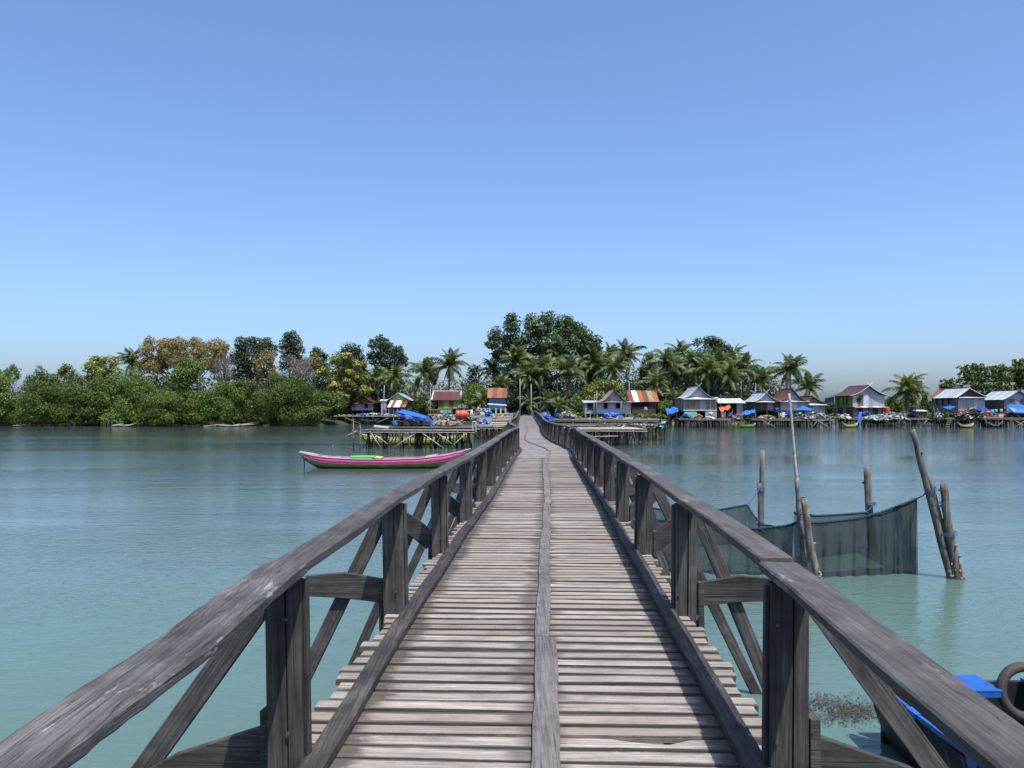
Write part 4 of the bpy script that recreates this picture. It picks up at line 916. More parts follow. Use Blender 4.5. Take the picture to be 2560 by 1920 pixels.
tree('tall dark tree with ragged layered crown behind the brown-roofed house', 905, 1024, 836, 985, 186, 'lf_dark', .5, 1.1, 26, .28, zfoot=1, group=BK, clumps=[(952.5, 850.6, 14.2), (939.8, 863.3, 14.2), (968.3, 863.3, 14.2), (952.5, 882.3, 20.6), (980.9, 882.3, 17.4), (998.4, 879.1, 14.2), (931.9, 888.6, 14.2), (971.5, 904.4, 20.6), (999.9, 904.4, 15.8), (949.3, 910.8, 19.0), (980.9, 923.4, 15.8), (1009.4, 895.0, 8.9), (958.8, 939.3, 19.0), (987.3, 945.6, 15.8)])
tree('yellow-green flowering tree by the brown-roofed stilt house', 792, 936, 890, 1012, 172, 'lf_lime', .42, 1.0, 30, .27, zfoot=.8, extra=('lf_yellow', .75, .5), group=BK, clumps=[(873.3, 901.3, 17.4), (844.9, 904.4, 14.2), (892.3, 917.1, 15.8), (813.2, 926.6, 14.2), (805.3, 936.1, 11.1), (835.4, 948.8, 19.0), (860.7, 939.3, 19.0), (886.0, 942.4, 19.0), (908.1, 942.4, 15.8), (844.9, 970.9, 19.0), (876.5, 967.7, 19.0), (914.5, 978.8, 14.2), (832.2, 989.9, 15.8), (863.8, 996.2, 19.0)])
tree('dark shrubby tree below the yellow-green flowering tree', 806, 906, 958, 1040, 174, 'lf_dark', .42, 1.1, 16, .36, zfoot=.6, group=BK)
tree('small dark leafy tree beside the narrow tin shed', 1020, 1096, 988, 1044, 165, 'lf_mangrove', .36, 1.1, 16, .36, zfoot=.6, group=BK)
tree('feathery mid green tree between the maroon and the orange roofs', 1146, 1228, 956, 1020, 163, 'lf_light', .3, 1.1, 20, .32, zfoot=.8, group=BK)
tree('narrow dark tree left of the tall village palm', 1048, 1098, 890, 970, 186, 'lf_dark', .5, 1.0, 12, .36, zfoot=1, group=BK)
tree('small dark round tree right of the tall village palm', 1158, 1212, 910, 985, 186, 'lf_dark', .5, 1.0, 12, .36, zfoot=1, group=BK)
# ---- the big tree behind the village
tree('huge broad dark tree towering behind the bridge end', 1212, 1504, 782, 930, 190, 'lf_tall', .55, 1.3, 60, .2, 'dome', zfoot=1, dep=20, nl=16, r=.9, group=BK, clumps=[(1241.1, 837.5, 21.1), (1231.7, 858.7, 16.4), (1245.8, 882.2, 18.8), (1281.0, 811.7, 22.3), (1285.8, 842.2, 23.5), (1302.2, 865.8, 23.5), (1330.4, 803.5, 22.3), (1332.8, 830.5, 25.8), (1368.0, 800.0, 20.0), (1372.7, 830.5, 25.8), (1405.6, 809.4, 21.1), (1419.7, 807.0, 17.6), (1403.2, 837.5, 25.8), (1433.8, 825.8, 22.3), (1450.2, 842.2, 22.3), (1438.5, 865.8, 25.8), (1480.8, 856.4, 17.6), (1471.4, 872.8, 21.1), (1372.7, 865.8, 25.8), (1339.8, 872.8, 21.1), (1403.2, 872.8, 23.5), (1269.3, 861.0, 21.1), (1490.2, 875.1, 14.1), (1311.6, 891.6, 21.1), (1259.9, 891.6, 14.1), (1415.0, 896.3, 21.1), (1356.2, 901.0, 21.1)])
tree('darker right shoulder tree of the huge broad tree', 1420, 1530, 850, 950, 188, 'lf_dark', .45, 1.15, 20, .3, zfoot=1, group=BK)
tree('olive leafy tree right of the twin palms', 1590, 1650, 876, 985, 184, 'lf_olive', .42, 1.1, 20, .32, zfoot=1, group=BK)
tree('dark tree rising above the palm row behind the green-trimmed house', 1715, 1850, 836, 940, 186, 'lf_dark', .45, 1.05, 26, .27, zfoot=1, group=BK)
tree('low yellow-green shrub tree behind the grey gabled hut', 1452, 1572, 947, 1030, 150, 'lf_lime', .36, 1.05, 26, .28, zfoot=.8, extra=('lf_yellow', .4, .2), group=BK)
tree('small green bush beside the rust-roofed house', 1640, 1690, 1000, 1042, 152, 'lf_light', .34, 1.1, 12, .36, zfoot=.6, name='bush', cat='bush')
tree('green bush at the left end of the grey hut', 1412, 1470, 985, 1044, 150, 'lf_light', .34, 1.1, 14, .36, zfoot=.6, name='bush', cat='bush')
tree('yellowish bush between the small tin house and the green-sided house', 2058, 2088, 1005, 1036, 150, 'lf_olive', .32, 1.1, 10, .36, zfoot=.6, name='bush', cat='bush')
# ---- palms of the village
PG = 'coconut palms on the shore'
PALMS = [('palm leaning over the narrow tin shed', 985, 945, 174, 1.05, 1), ('young palm in front of the dark ragged tree', 945, 950, 178, .95, 0), ('palm left of the tall village palm', 1062, 930, 178, 1.0, .5),
 ('tall palm with hanging dry frond above the maroon roof', 1124, 914, 174, 1.15, .3), ('short palm just behind the orange ribbed roof', 1250, 966, 172, .9, -.5),
 ('left palm of the group before the huge tree', 1290, 905, 176, 1.2, .6), ('palm right behind the lamp post by the bridge', 1350, 925, 168, 1.2, 0), ('palm between the two big front palms before the huge tree', 1390, 892, 182, 1.1, -.4),
 ('front palm right of the bridge end with pale fronds', 1422, 932, 164, 1.2, .5), ('palm before the right shoulder of the huge tree', 1488, 912, 176, 1.2, .3),
 ('palm standing against the sky, left of the twin', 1524, 888, 188, .95, 0), ('palm standing tall against the sky, right of the twin', 1566, 888, 180, 1.15, -.3),
 ('palm over the right end of the rust-red roof', 1668, 912, 166, 1.25, .4), ('palm behind the green-trimmed house ridge', 1738, 915, 172, 1.2, -.3), ('palm left behind the green-trimmed house', 1702, 890, 182, 1.1, .2),
 ('palm right behind the open shed', 1800, 915, 172, 1.2, .4), ('palm above the plain tin house', 1858, 925, 172, 1.15, .2), ('palm with thin crown right of the dark tree', 1834, 896, 184, 1.0, .4), ('low palm between the plain and the red-roofed houses', 1905, 948, 170, 1.0, .6),
 ('tall palm behind the red-roofed house', 1975, 925, 162, 1.2, -.2), ('leaning palm right of the red-roofed house', 2022, 968, 164, .95, 1.2),
 ('lone palm between the green-sided and the white-roofed houses', 2268, 978, 152, 1.1, 0),
 ('palm in the row behind the open shed roof', 1768, 930, 166, 1.1, -.4), ('small palm low behind the rust roof', 1640, 960, 162, .9, .3), ('palm between the rust roof and the green-trimmed house, set back', 1690, 935, 176, 1.15, .2), ('palm behind the middle of the row of tin houses', 1820, 940, 168, 1.1, -.2), ('palm leaning left over the open shed', 1785, 905, 178, 1.1, -.6), ('palm filling the gap right of the huge tree', 1535, 925, 172, 1.1, .3), ('palm low before the huge tree on the left', 1318, 940, 166, 1.0, -.3), ('palm behind the young palms at the bridge end', 1455, 925, 178, 1.1, .2), ('back palm peeping between huge tree and sky left', 1232, 925, 190, 1.0, 0)]
for lb, u, v, d, sc, ln in PALMS: palm(lb, u, v, d, sc, 1.0, ln, group=PG)
for lb, u, v, d, sc in (('young trunkless palm at the bridge end, right side', 1368, 1008, 150, .75), ('young palm sprouting left of the bridge end', 1322, 1006, 156, .7), ('young palm beside the bridge-end tarpaulins', 1398, 1014, 146, .6), ('young palm under the feathery tree', 1205, 1004, 160, .7), ('young palm left of the green-trimmed house', 1690, 1000, 156, .8), ('young palm behind the maroon-roofed house', 1040, 968, 168, .8)):
    palm(lb, u, v, d, sc, 1.0, 0, 16, 1, group='young palms', name='young_palm')
# ---- right bank
tree('large dark tree behind the white-roofed house', 2396, 2474, 908, 1010, 168, 'lf_mangrove', .5, 1.2, 26, .3, zfoot=1, group=BK, clumps=[(2409.3, 918.8, 7.6), (2419.8, 915.9, 6.5), (2431.6, 918.8, 10.0), (2446.9, 918.2, 8.8), (2458.6, 921.1, 7.6), (2405.8, 929.4, 6.5), (2417.5, 932.9, 11.8), (2435.1, 932.9, 12.9), (2452.8, 932.9, 11.8), (2402.2, 938.8, 7.0), (2417.5, 947.0, 12.9), (2441.0, 947.0, 14.1), (2458.6, 947.0, 12.9), (2396.3, 949.4, 7.0), (2405.8, 961.1, 12.9), (2429.2, 965.8, 14.1), (2452.8, 965.8, 15.3), (2464.5, 982.2, 15.3)])
tree('dark tree between the two rightmost houses', 2462, 2530, 908, 1010, 170, 'lf_mangrove', .5, 1.2, 22, .3, zfoot=1, group=BK, clumps=[(2483.3, 920.0, 7.6), (2495.1, 916.5, 7.6), (2503.3, 917.6, 6.5), (2476.2, 928.2, 7.6), (2490.3, 930.5, 11.8), (2506.8, 930.5, 10.6), (2517.4, 923.5, 7.0), (2476.2, 944.6, 12.9), (2493.9, 947.0, 14.1), (2511.5, 945.8, 14.1), (2482.1, 965.8, 15.3), (2505.6, 965.8, 15.3), (2488.0, 984.6, 16.4), (2523.2, 961.1, 12.9)])
tree('dark tree cut by the right edge of the picture', 2515, 2640, 892, 1015, 172, 'lf_mangrove', .5, 1.2, 30, .27, zfoot=1, group=BK, clumps=[(2549.1, 909.4, 10.0), (2540.9, 916.5, 7.6), (2558.5, 907.0, 10.6), (2532.7, 923.5, 8.2), (2544.4, 928.2, 12.9), (2558.5, 923.5, 12.9), (2532.7, 940.0, 12.9), (2549.1, 944.6, 14.1), (2564.4, 940.0, 15.3), (2535.0, 958.8, 14.1), (2556.2, 961.1, 15.3), (2570.2, 917.6, 12.9), (2582.0, 911.8, 14.1), (2582.0, 935.2, 15.3), (2587.9, 956.4, 15.3)])
tree('lower dark tree left of the white-roofed house', 2342, 2404, 944, 1020, 166, 'lf_mangrove', .45, 1.2, 18, .34, zfoot=1, group=BK, clumps=[(2372.8, 950.5, 4.7), (2365.8, 956.4, 5.9), (2376.4, 958.8, 6.5), (2356.4, 964.6, 5.9), (2365.8, 968.1, 9.4), (2379.9, 970.5, 8.8), (2355.2, 979.9, 8.2), (2370.5, 984.6, 10.6), (2349.3, 989.3, 8.2)])
tree('broad-leaved tree behind the lone palm', 2268, 2312, 948, 1015, 158, 'lf_light', .5, .9, 14, .32, zfoot=1, group=BK)
tree('rounded low tree right of the lone palm', 2300, 2330, 982, 1025, 160, 'lf_mangrove', .4, 1.1, 10, .36, zfoot=1, group=BK)
tree('low dark tree right of the green-sided house', 2205, 2262, 990, 1036, 168, 'lf_mangrove', .4, 1.2, 14, .36, zfoot=1, group=BK)
tree('lone dark low tree on the far shore left of the green-sided house', 2046, 2072, 1000, 1024, 230, 'lf_mangrove', .5, 1.1, 8, .4, zfoot=1, group=BK)
# undergrowth: one mass nobody could count
def mass(name, label, pts, size, m, n, cat='undergrowth'):
    pf = []
    for (u0, u1, vt, d, k) in pts:
        for i in range(k):
            u = R.uniform(u0, u1); h = vz(vt, d) - .8; z = .6 + h*R.uniform(.1, .8); r = h*R.uniform(.22, .34); dd = d + R.uniform(-2.5, 2.5); pf.append((ux(u, dd), dd, z, r*1.5, r*1.3, r))
    c, nv = puff_points(pf, n, .8); o = obj(name, leaf_mesh(name, c, nv+np.array([0,0,.35]), size), m); return tag(o, label, cat, None, 'stuff')
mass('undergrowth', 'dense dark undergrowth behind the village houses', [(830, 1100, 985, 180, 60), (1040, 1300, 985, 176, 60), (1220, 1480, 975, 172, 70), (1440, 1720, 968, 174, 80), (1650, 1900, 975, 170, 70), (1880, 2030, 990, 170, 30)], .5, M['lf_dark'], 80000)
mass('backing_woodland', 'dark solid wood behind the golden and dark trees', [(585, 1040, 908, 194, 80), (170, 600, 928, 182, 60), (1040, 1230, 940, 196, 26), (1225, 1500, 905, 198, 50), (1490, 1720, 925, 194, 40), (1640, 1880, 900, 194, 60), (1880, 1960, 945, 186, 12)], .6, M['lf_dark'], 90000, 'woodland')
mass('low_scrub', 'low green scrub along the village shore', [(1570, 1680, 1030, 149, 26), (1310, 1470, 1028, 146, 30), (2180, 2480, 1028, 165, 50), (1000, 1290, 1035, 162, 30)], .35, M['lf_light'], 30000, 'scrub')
mass('shore_shade', 'added dark leaf mass standing in for the shadow behind the stilts', [(1330, 1900, 1046, 153, 70), (1860, 2640, 1042, 157, 110)], .4, M['lf_dark'], 26000, 'scrub')  # added dark leaves in place of the shadow under the houses
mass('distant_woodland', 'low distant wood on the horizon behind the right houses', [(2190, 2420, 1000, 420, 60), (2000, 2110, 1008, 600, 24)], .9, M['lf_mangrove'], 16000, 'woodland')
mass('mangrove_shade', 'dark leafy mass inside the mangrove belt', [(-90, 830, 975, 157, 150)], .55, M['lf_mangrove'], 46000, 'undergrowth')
# ------------------------------------------------------------------ boats
def boat(name, label, L_, B, loc, rz, sheer, keel, cols, open0=.14, open1=.86, thw=(), group=None, full=.55, strake=.55, deckm=None):
    """sheer/keel: tables of (t, z); cols: bottom, strake, rim, inside"""
    t_ = thing(name, label, 'boat', loc, rz, group); N = 26
    def hb(t): return B/2*max(.02, (1-abs(2*t-1)**2.6))**full
    def sec(t, s, inset=0):
        zk, zs = interp(keel, t), interp(sheer, t); z = lerp(zk+inset*.6, zs, s); s2 = min(1, s/(strake+.02)); b = max(.004, hb(t)*(s2**.42 if s2 > 0 else 0) - inset)
        return b, z
    ts = [i/N for i in range(N+1)]
    for nm, ss, m_ in (('keel_plank', [0, .08, .2], cols[4] if len(cols) > 4 else cols[0]), ('hull', [.2, .32, .45, strake], cols[0]), ('strake', [strake, .8, 1.0], cols[1])):
        for sg in (-1, 1):
            rows = []
            for t in ts:
                r = [(((t-.5)*L_), sg*(sec(t, s)[0] + (.012 if nm == 'strake' else 0)), sec(t, s)[1]) for s in ss]; rows.append(r if sg > 0 else r)
            mb = MB(); mb.sheet(rows if sg < 0 else [r[::-1] for r in rows], .02); mb.build(nm, m_, t_, smooth=True)
    for sg in (-1, 1):
        mb = MB(); mb.sweep([((t-.5)*L_, sg*(sec(t, 1)[0]+.01), sec(t, 1)[1]+.015) for t in ts], (.055, .022)); mb.build('gunwale', cols[2], t_)
        mb = MB(); mb.sweep([((t-.5)*L_, sg*(sec(t, strake)[0]+.028), sec(t, strake)[1]) for t in ts], (.025, .02)); mb.build('rub_rail', cols[1], t_)
    # inner floor
    rows = [[((t-.5)*L_, -sec(t, .3, .04)[0], sec(t, .3)[1]), ((t-.5)*L_, sec(t, .3, .04)[0], sec(t, .3)[1])] for t in ts if .08 < t < .92]
    mb = MB(); mb.sheet(rows, .02); mb.build('floor', cols[3], t_)
    # decked ends
    for a, b in ((.0, open0), (open1, 1.0)):
        tt = [lerp(a, b, k/6) for k in range(7)]
        rows = [[((t-.5)*L_, -sec(t, 1)[0], sec(t, 1)[1]-.02), ((t-.5)*L_, 0, sec(t, 1)[1]+.03), ((t-.5)*L_, sec(t, 1)[0], sec(t, 1)[1]-.02)] for t in tt]
        mb = MB(); mb.sheet(rows, .025); mb.build('end_deck', deckm or cols[1], t_)
    k = 0
    for t in np.arange(open0+.05, open1, .075):
        for sg in (-1, 1):
            mb = MB(); mb.sweep([((t-.5)*L_, sg*(sec(t, s)[0]-.045), sec(t, s)[1]) for s in (.3, .6, .97)], (.05, .05), (1, 0, 0)); mb.build('rib', cols[3], t_)
    for t in thw:
        b, z = sec(t, .8); mb = MB(); mb.box(((t-.5)*L_, 0, z), (.2, 2*b-.04, .035)); mb.build('thwart', cols[2], t_)
    return t_
dp = 43.0; xa, xb = ux(757, dp), ux(1176, dp)
pb = boat('pink_boat', 'long pink and green open boat moored left of the bridge', xb-xa, 1.5, ((xa+xb)/2, dp, 0), .03,
     [(0, .80), (.06, .68), (.15, .58), (.3, .50), (.5, .47), (.7, .52), (.84, .66), (.93, .82), (1, 1.0)], [(0, .55), (.05, .18), (.1, -.02), (.2, -.12), (.8, -.12), (.9, .05), (1, .92)],
     (M['boat_green'], M['pink'], M['boat_white'], M['pink'], M['boat_maroon']), .1, .74, (.2, .62), strake=.62)
L_ = xb-xa
mb = MB(); mb.sheet([[((t-.5)*L_, -.72, .62-abs(t-.37)*.25), ((t-.5)*L_, 0, .66-abs(t-.37)*.25), ((t-.5)*L_, .72, .62-abs(t-.37)*.25)] for t in (.29, .33, .38, .43)], .03); mb.build('green_hatch', M['boat_mint'], pb)
for sg in (-1, 1):
    mb = MB(); mb.box(((.36-.5)*L_, sg*.70, .55), (1.15, .03, .14)); mb.build('hatch_side', M['boat_mint'], pb)
mb = MB(); mb.sheet([[((t-.5)*L_, -.70, .60-(t-.43)*1.2), ((t-.5)*L_, .70, .60-(t-.43)*1.2)] for t in (.432, .475)], .03); mb.build('yellow_board', M['yellow'], pb)
for sg in (-1, 1):
    mb = MB(); mb.bar((-.5*L_-.12, sg*.06, .86), (-.5*L_+.75, sg*.30, .69), .05, .07); mb.build('bow_horn', M['boat_white'], pb)
mb = MB(); mb.bar((.735*L_-.5*L_, -.62, .60), (.735*L_-.5*L_+.55, -.45, .70), .10, .04); mb.bar((.735*L_-.5*L_, .62, .60), (.735*L_-.5*L_+.55, .45, .70), .10, .04); mb.build('deck_cap', M['boat_white'], pb)
mb = MB(); mb.tube([(-.49*L_, 0, .6), (-.487*L_, -.02, .25), (-.488*L_, 0, -.2)], .03, 6); mb.build('mooring_rope', M['rope_blue'], pb)
dy = 70.8; xa, xb = ux(899, dy), ux(1174, dy)
yb = boat('yellow_boat', 'pale yellow boat lying among the stilts under the drying platform', xb-xa, 1.5, ((xa+xb)/2, dy, 0), 0,
     [(0, .95), (.1, .72), (.3, .56), (.5, .55), (.7, .62), (.88, .82), (1, 1.12)], [(0, .7), (.08, .05), (.2, -.1), (.8, -.1), (.93, 0), (1, .45)], (M['yellow'], M['yellow'], M['boat_white'], M['cream'], M['boat_maroon']), .15, .85, (.4, .6))
mb = MB(); mb.tube([(.2, -.5, 0), (.2, -.5, 0.01)], .01, 4)
SMALL = [('small_boat', 'small yellow-green canoe moored end-on left of the white-trimmed one', 1838, 135.5, 2.6, .9, 1.35, ('yellow', 'yellow', 'boat_white')),
 ('small_boat', 'small pale green canoe moored by the plain tin house', 1867, 134.5, 3.0, .9, .12, ('boat_green', 'boat_green', 'boat_white')),
 ('small_boat', 'lime yellow canoe moored below the green-sided house', 2124, 136, 3.0, .95, .3, ('boat_green', 'yellow', 'boat_white')),
 ('small_boat', 'yellow and grey canoe moored under the white-roofed house', 2413, 134, 3.0, .95, .2, ('boat_navy', 'yellow', 'boat_white')),
 ('small_boat', 'dark blue canoe moored under the edge platform at the right', 2487, 138.5, 4.2, .9, .0, ('boat_navy', 'boat_blue', 'boat_navy')),
 ('small_boat', 'tiny green boat at the left end of the far platform', 803, 160, 2.2, .8, .1, ('boat_mint', 'boat_mint', 'boat_white'))]
for nm, lb, u, d, ln, b, rz, cs in SMALL:
    boat(nm, lb, ln, b, (ux(u, d), d, 0), rz, [(0, .95), (.15, .55), (.5, .42), (.85, .5), (1, .75)], [(0, .6), (.1, 0), (.3, -.1), (.8, -.1), (1, .4)], tuple(M[c] for c in cs) + (M['boat_white'],), .12, .88, (.5,), 'small canoes moored at the houses')

# blue work boat beside the bridge
wb = thing('work_boat', 'blue and black work boat alongside the bridge at lower right', 'boat', (4.25, 7.0, 0))
W2 = .93
def prof(y): return interp([(-5.2, .55), (-4, .8), (-2, W2), (.3, W2), (.62, W2-.04)], y)
ys_ = list(np.linspace(-5.2, .62, 16))
for sg in (-1, 1):
    rows = [[(sg*(prof(y_)*.62), y_, -.15), (sg*(prof(y_)*.86), y_, .08), (sg*(prof(y_)*.96), y_, .32), (sg*prof(y_), y_, .56)] for y_ in ys_]
    mb = MB(); mb.sheet(rows if sg < 0 else [r[::-1] for r in rows], .03); mb.build('hull', M['boat_tar'], wb, smooth=True)
    y_ = .55
    while y_ > -5:
        ln = .72; mb = MB(); mb.sweep([(sg*(prof(y_)+.02), y_, .60), (sg*(prof(y_-ln)+.01), y_-ln, .60)], (.028, .03)); mb.build('gunwale', M['boat_blue'], wb)
        mb = MB(); mb.box((sg*(prof(y_-ln/2)-.015), y_-ln/2, .565), (.02, ln, .05)); mb.build('blue_plank', M['boat_blue'], wb)
        yk = y_-ln-.06; mb = MB(); mb.add([(sg*(prof(yk)+.045), yk+.06, .62), (sg*(prof(yk)+.045), yk-.12, .62), (sg*(prof(yk)+.035), yk-.02, .45), (sg*(prof(yk)-.05), yk+.06, .62), (sg*(prof(yk)-.05), yk-.12, .62), (sg*(prof(yk)-.04), yk-.02, .45)], [(0,1,2), (5,4,3), (0,3,4,1), (1,4,5,2), (2,5,3,0)]); mb.build('knee', M['boat_blue'], wb)
        y_ -= ln + .17
    for k in range(8):
        yr = .3 - k*.6; mb = MB(); mb.sweep([(sg*(prof(yr)*.80), yr, .1), (sg*(prof(yr)*.93), yr, .34), (sg*(prof(yr)-.04), yr, .56)], (.05, .05), (0, 1, 0)); mb.build('rib', M['boat_navy'], wb)
mb = MB(); mb.box((0, .62, .2), (W2*1.75, .05, .74)); mb.build('transom', M['boat_tar'], wb)
mb = MB(); mb.sheet([[(-.78*prof(y_)/W2, y_, .16), (.78*prof(y_)/W2, y_, .16)] for y_ in (.6, -1, -3, -5)], .03); mb.build('floor', M['boat_floor'], wb)
mb = MB(); mb.box((-.22, .46, .60), (.62, .42, .025)); mb.box((-.22, .26, .565), (.6, .015, .05)); mb.build('stern_seat', M['boat_blue'], wb, bevel=.006)
mb = MB(); mb.box((.66, .42, .60), (.42, .34, .025)); mb.box((.66, .26, .565), (.40, .015, .05)); mb.build('side_seat', M['boat_blue'], wb, bevel=.006)
mb = MB(); mb.box((.40, .2, .60), (.06, .06, .36)); mb.build('bollard', M['boat_blue'], wb, bevel=.008)
mbt = MB(); rows = []
for i in range(33):
    a = 2*math.pi*i/32; cx_, cz_ = math.cos(a), math.sin(a)
    rows.append([(.32 + cx_*(.21 + .045*math.cos(b_)*(1 if math.cos(b_) > 0 else .8)), .30 + .05*math.sin(b_) + .04*cz_, .58 + cz_*(.21 + .045*math.cos(b_))) for b_ in np.linspace(0, 2*math.pi, 11)[:-1]])
mbt.loft(rows, closed=True); ty = mbt.build('fender_tyre', M['rubber'], None, smooth=True); ty.location = wb.location; tag(ty, 'worn tyre standing on the stern of the blue work boat', 'tyre')
mb = MB(); mb.tube([(wb.location.x+.1, wb.location.y-.9, .40), (wb.location.x+.4, wb.location.y-.7, .34), (wb.location.x+.85, wb.location.y-.35, .6)], .012, 5); tag(mb.build('mooring_line', M['rope_white'], None), 'thin white rope inside the blue work boat', 'rope')

# floating weed
c = NR.normal(0, 1, (1500, 3))*np.array([.20, .16, .0]) + np.array([3.45, 8.35, .012]); c[:, 0] += (c[:, 1]-8.35)*.5; c[::3, 0] -= .22; c[::3, 1] += .28
tag(obj('floating_weed', leaf_mesh('floating_weed', c, np.tile([0, 0, 1.0], (1500, 1)), .034, .4, .25), M['weed']), 'patch of brown weed floating beside the blue boat', 'seaweed', None, 'stuff')

# ------------------------------------------------------------------ net pen and its poles
def stake(name, label, pts, r, m, cat='pole', knots=0, group='poles of the net pen'):
    mb = MB(); P = []
    for (u, v, d) in pts: P.append(Vector((ux(u, d), d, vz(v, d))))
    dirv = (P[0]-P[-1]).normalized(); P = P + [P[-1] - dirv*.9]
    Q = []; rr = []
    for i in range(len(P)-1):
        for k in range(5):
            t = k/5; p = P[i].lerp(P[i+1], t) + Vector((R.uniform(-1,1), R.uniform(-1,1), 0))*r[0]*.12; Q.append(p); rr.append(lerp(r[i], r[min(i+1, len(r)-1)], t)*R.uniform(.92, 1.08))
    Q.append(P[-1]); rr.append(r[-1])
    o = Q[0].copy(); o.z = 0; e = mb.tube([q-o for q in Q], rr, 9)
    if knots:
        for k in range(knots):
            i = R.randrange(1, len(Q)-2); a = R.uniform(0, 6.28); q = Q[i]-o; mb.tube([q, q+Vector((math.cos(a)*rr[i]*1.5, math.sin(a)*rr[i]*1.5, .02))], [rr[i]*.5, rr[i]*.3], 6)
    ob = mb.build(name, m, None, o, smooth=True); tag(ob, label, cat, group)
    if m in (M['log'], M['cane']) and r[0] > .04 and group:
        foot = P[-2]-o; bm_ = MB()
        for k in range(26):
            a = R.uniform(0, 6.28); zz_ = abs(R.gauss(0, .12)); c_ = foot + dirv*zz_ + Vector((math.cos(a), math.sin(a), 0))*r[-1]*1.02; q = R.uniform(.012, .03)
            bm_.box(c_, (q, q, q), Euler((R.random()*3, R.random()*3, R.random()*3)).to_matrix(), q*.2)
        bm_.build('barnacles', M['pale_junk'], ob)
    return ob
stake('stake', 'dark split pole at the back of the net pen', [(1906, 1126, 20.0), (1904, 1330, 20.0)], [.055, .06, .06], M['cane'], knots=2)
stake('stake', 'short stump lashed to the dark split pole', [(1898, 1208, 19.95), (1902, 1330, 19.9)], [.05, .06, .06], M['cane'])
stake('stake', 'tall thin pale bamboo pole rising from the middle of the net pen', [(1973, 983, 15.2), (1982, 1090, 15.2), (1992, 1200, 15.2)], [.022, .026, .03, .03], M['bamboo'])
stake('stake', 'grey bamboo pole under the tall thin pale one', [(1991, 1196, 15.1), (2002, 1320, 15.1), (2015, 1440, 15.1)], [.045, .05, .055, .055], M['cane'], knots=2)
stake('stake', 'barked log stake lashed beside the grey bamboo in the middle', [(2009, 1246, 14.9), (2022, 1340, 14.9), (2044, 1447, 14.9)], [.06, .065, .07, .075], M['log'], knots=5)
stake('stake', 'forked pale log standing at the back right of the net pen', [(2168, 1168, 18.1), (2172, 1270, 18.1), (2181, 1376, 18.1)], [.075, .08, .085, .09], M['log'], knots=4)
stake('stake', 'thin stake beside the forked pale log', [(2176, 1262, 18.0), (2190, 1376, 17.9)], [.045, .05, .055], M['dstilt'])
stake('stake', 'long leaning grey bamboo at the right of the net', [(2282, 1074, 15.0), (2318, 1220, 15.0), (2378, 1446, 15.0)], [.055, .06, .07, .075], M['cane'], knots=3)
stake('stake', 'shorter grey pole lashed to the leaning bamboo', [(2321, 1192, 15.05), (2352, 1310, 15.05), (2388, 1446, 15.05)], [.055, .06, .065, .065], M['cane'])
stake('stake', 'knobbly pale log at the far right of the net', [(2359, 1207, 14.95), (2369, 1310, 14.95), (2394, 1445, 14.95)], [.06, .075, .08, .085], M['log'], knots=6)
stake('stake', 'broken stub of wood at the foot of the right poles', [(2400, 1405, 14.9), (2406, 1446, 14.9)], [.03, .05, .05], M['log'])
stake('stake', 'thin stick rising from the water near the pink boat', [(832, 1112, 52), (833, 1140, 52)], [.03, .035, .035], M['stilt'], group=None)
stake('stake', 'pale forked post in the water at the corner of the thatch platform', [(1683, 1055, 74), (1676, 1100, 74), (1677, 1107, 74)], [.1, .09, .1, .1], M['log'], knots=5, group=None)
net = thing('net_pen', 'dark fine mesh fishing net hung between poles right of the bridge', 'net', (6.5, 15.2, 0))
def P3(u, v, d): return Vector((ux(u, d), d, vz(v, d))) - net.location
def net_panel(tops, zb=-.35, nx=64, nz=10, fold=.045, rope=True):
    T = [P3(*p) for p in tops]; seg = [(T[i+1]-T[i]).length for i in range(len(T)-1)]; tot = sum(seg); line = []
    for k in range(nx+1):
        s = tot*k/nx; i = 0
        while i < len(seg)-1 and s > seg[i]: s -= seg[i]; i += 1
        line.append(T[i].lerp(T[i+1], min(1, s/seg[i])))
    rows = []
    for j in range(nz+1):
        t = j/nz; r = []
        for k, p in enumerate(line):
            q = p.copy(); q.z = lerp(p.z, zb, t); w = fold*min(1, t*3)*(math.sin(k*.78+j*.15) + .7*math.sin(k*1.7+1)*(k/nx)**2*1.6); q.y += w; q.x += w*.9; r.append(q)
        rows.append(r)
    mb = MB(); mb.loft(rows); o = mb.build('net_panel', M['net'], net, smooth=True)
    if rope:
        mb = MB(); mb.tube(line, [.017 + .012*(i % 2) for i in range(len(line))], 6); mb.build('head_rope', M['rope_teal'], net)
    return line
net_panel([(2003, 1308, 15.1), (2060, 1306, 15.1), (2140, 1297, 15.2), (2200, 1282, 15.3), (2250, 1264, 15.4), (2293, 1246, 15.5)])
net_panel([(1985, 1281, 16.2), (2040, 1290, 17), (2100, 1287, 17.4), (2160, 1282, 17.8)], fold=.03)
net_panel([(2160, 1282, 17.8), (2200, 1290, 17.0), (2245, 1272, 16.2), (2293, 1246, 15.5)], fold=.04, nx=14)
net_panel([(1615, 1297, 15.6), (1700, 1305, 15.5), (1800, 1320, 15.4), (1900, 1322, 15.3), (1960, 1315, 15.2), (2003, 1304, 15.1)])
net_panel([(1612, 1268, 17.8), (1700, 1280, 18.2), (1800, 1274, 18.6), (1868, 1262, 19)], fold=.03)
net_panel([(1868, 1262, 19), (1885, 1290, 18), (1906, 1312, 17.2), (1950, 1318, 16), (1985, 1311, 15.4)], fold=.04, nx=14)
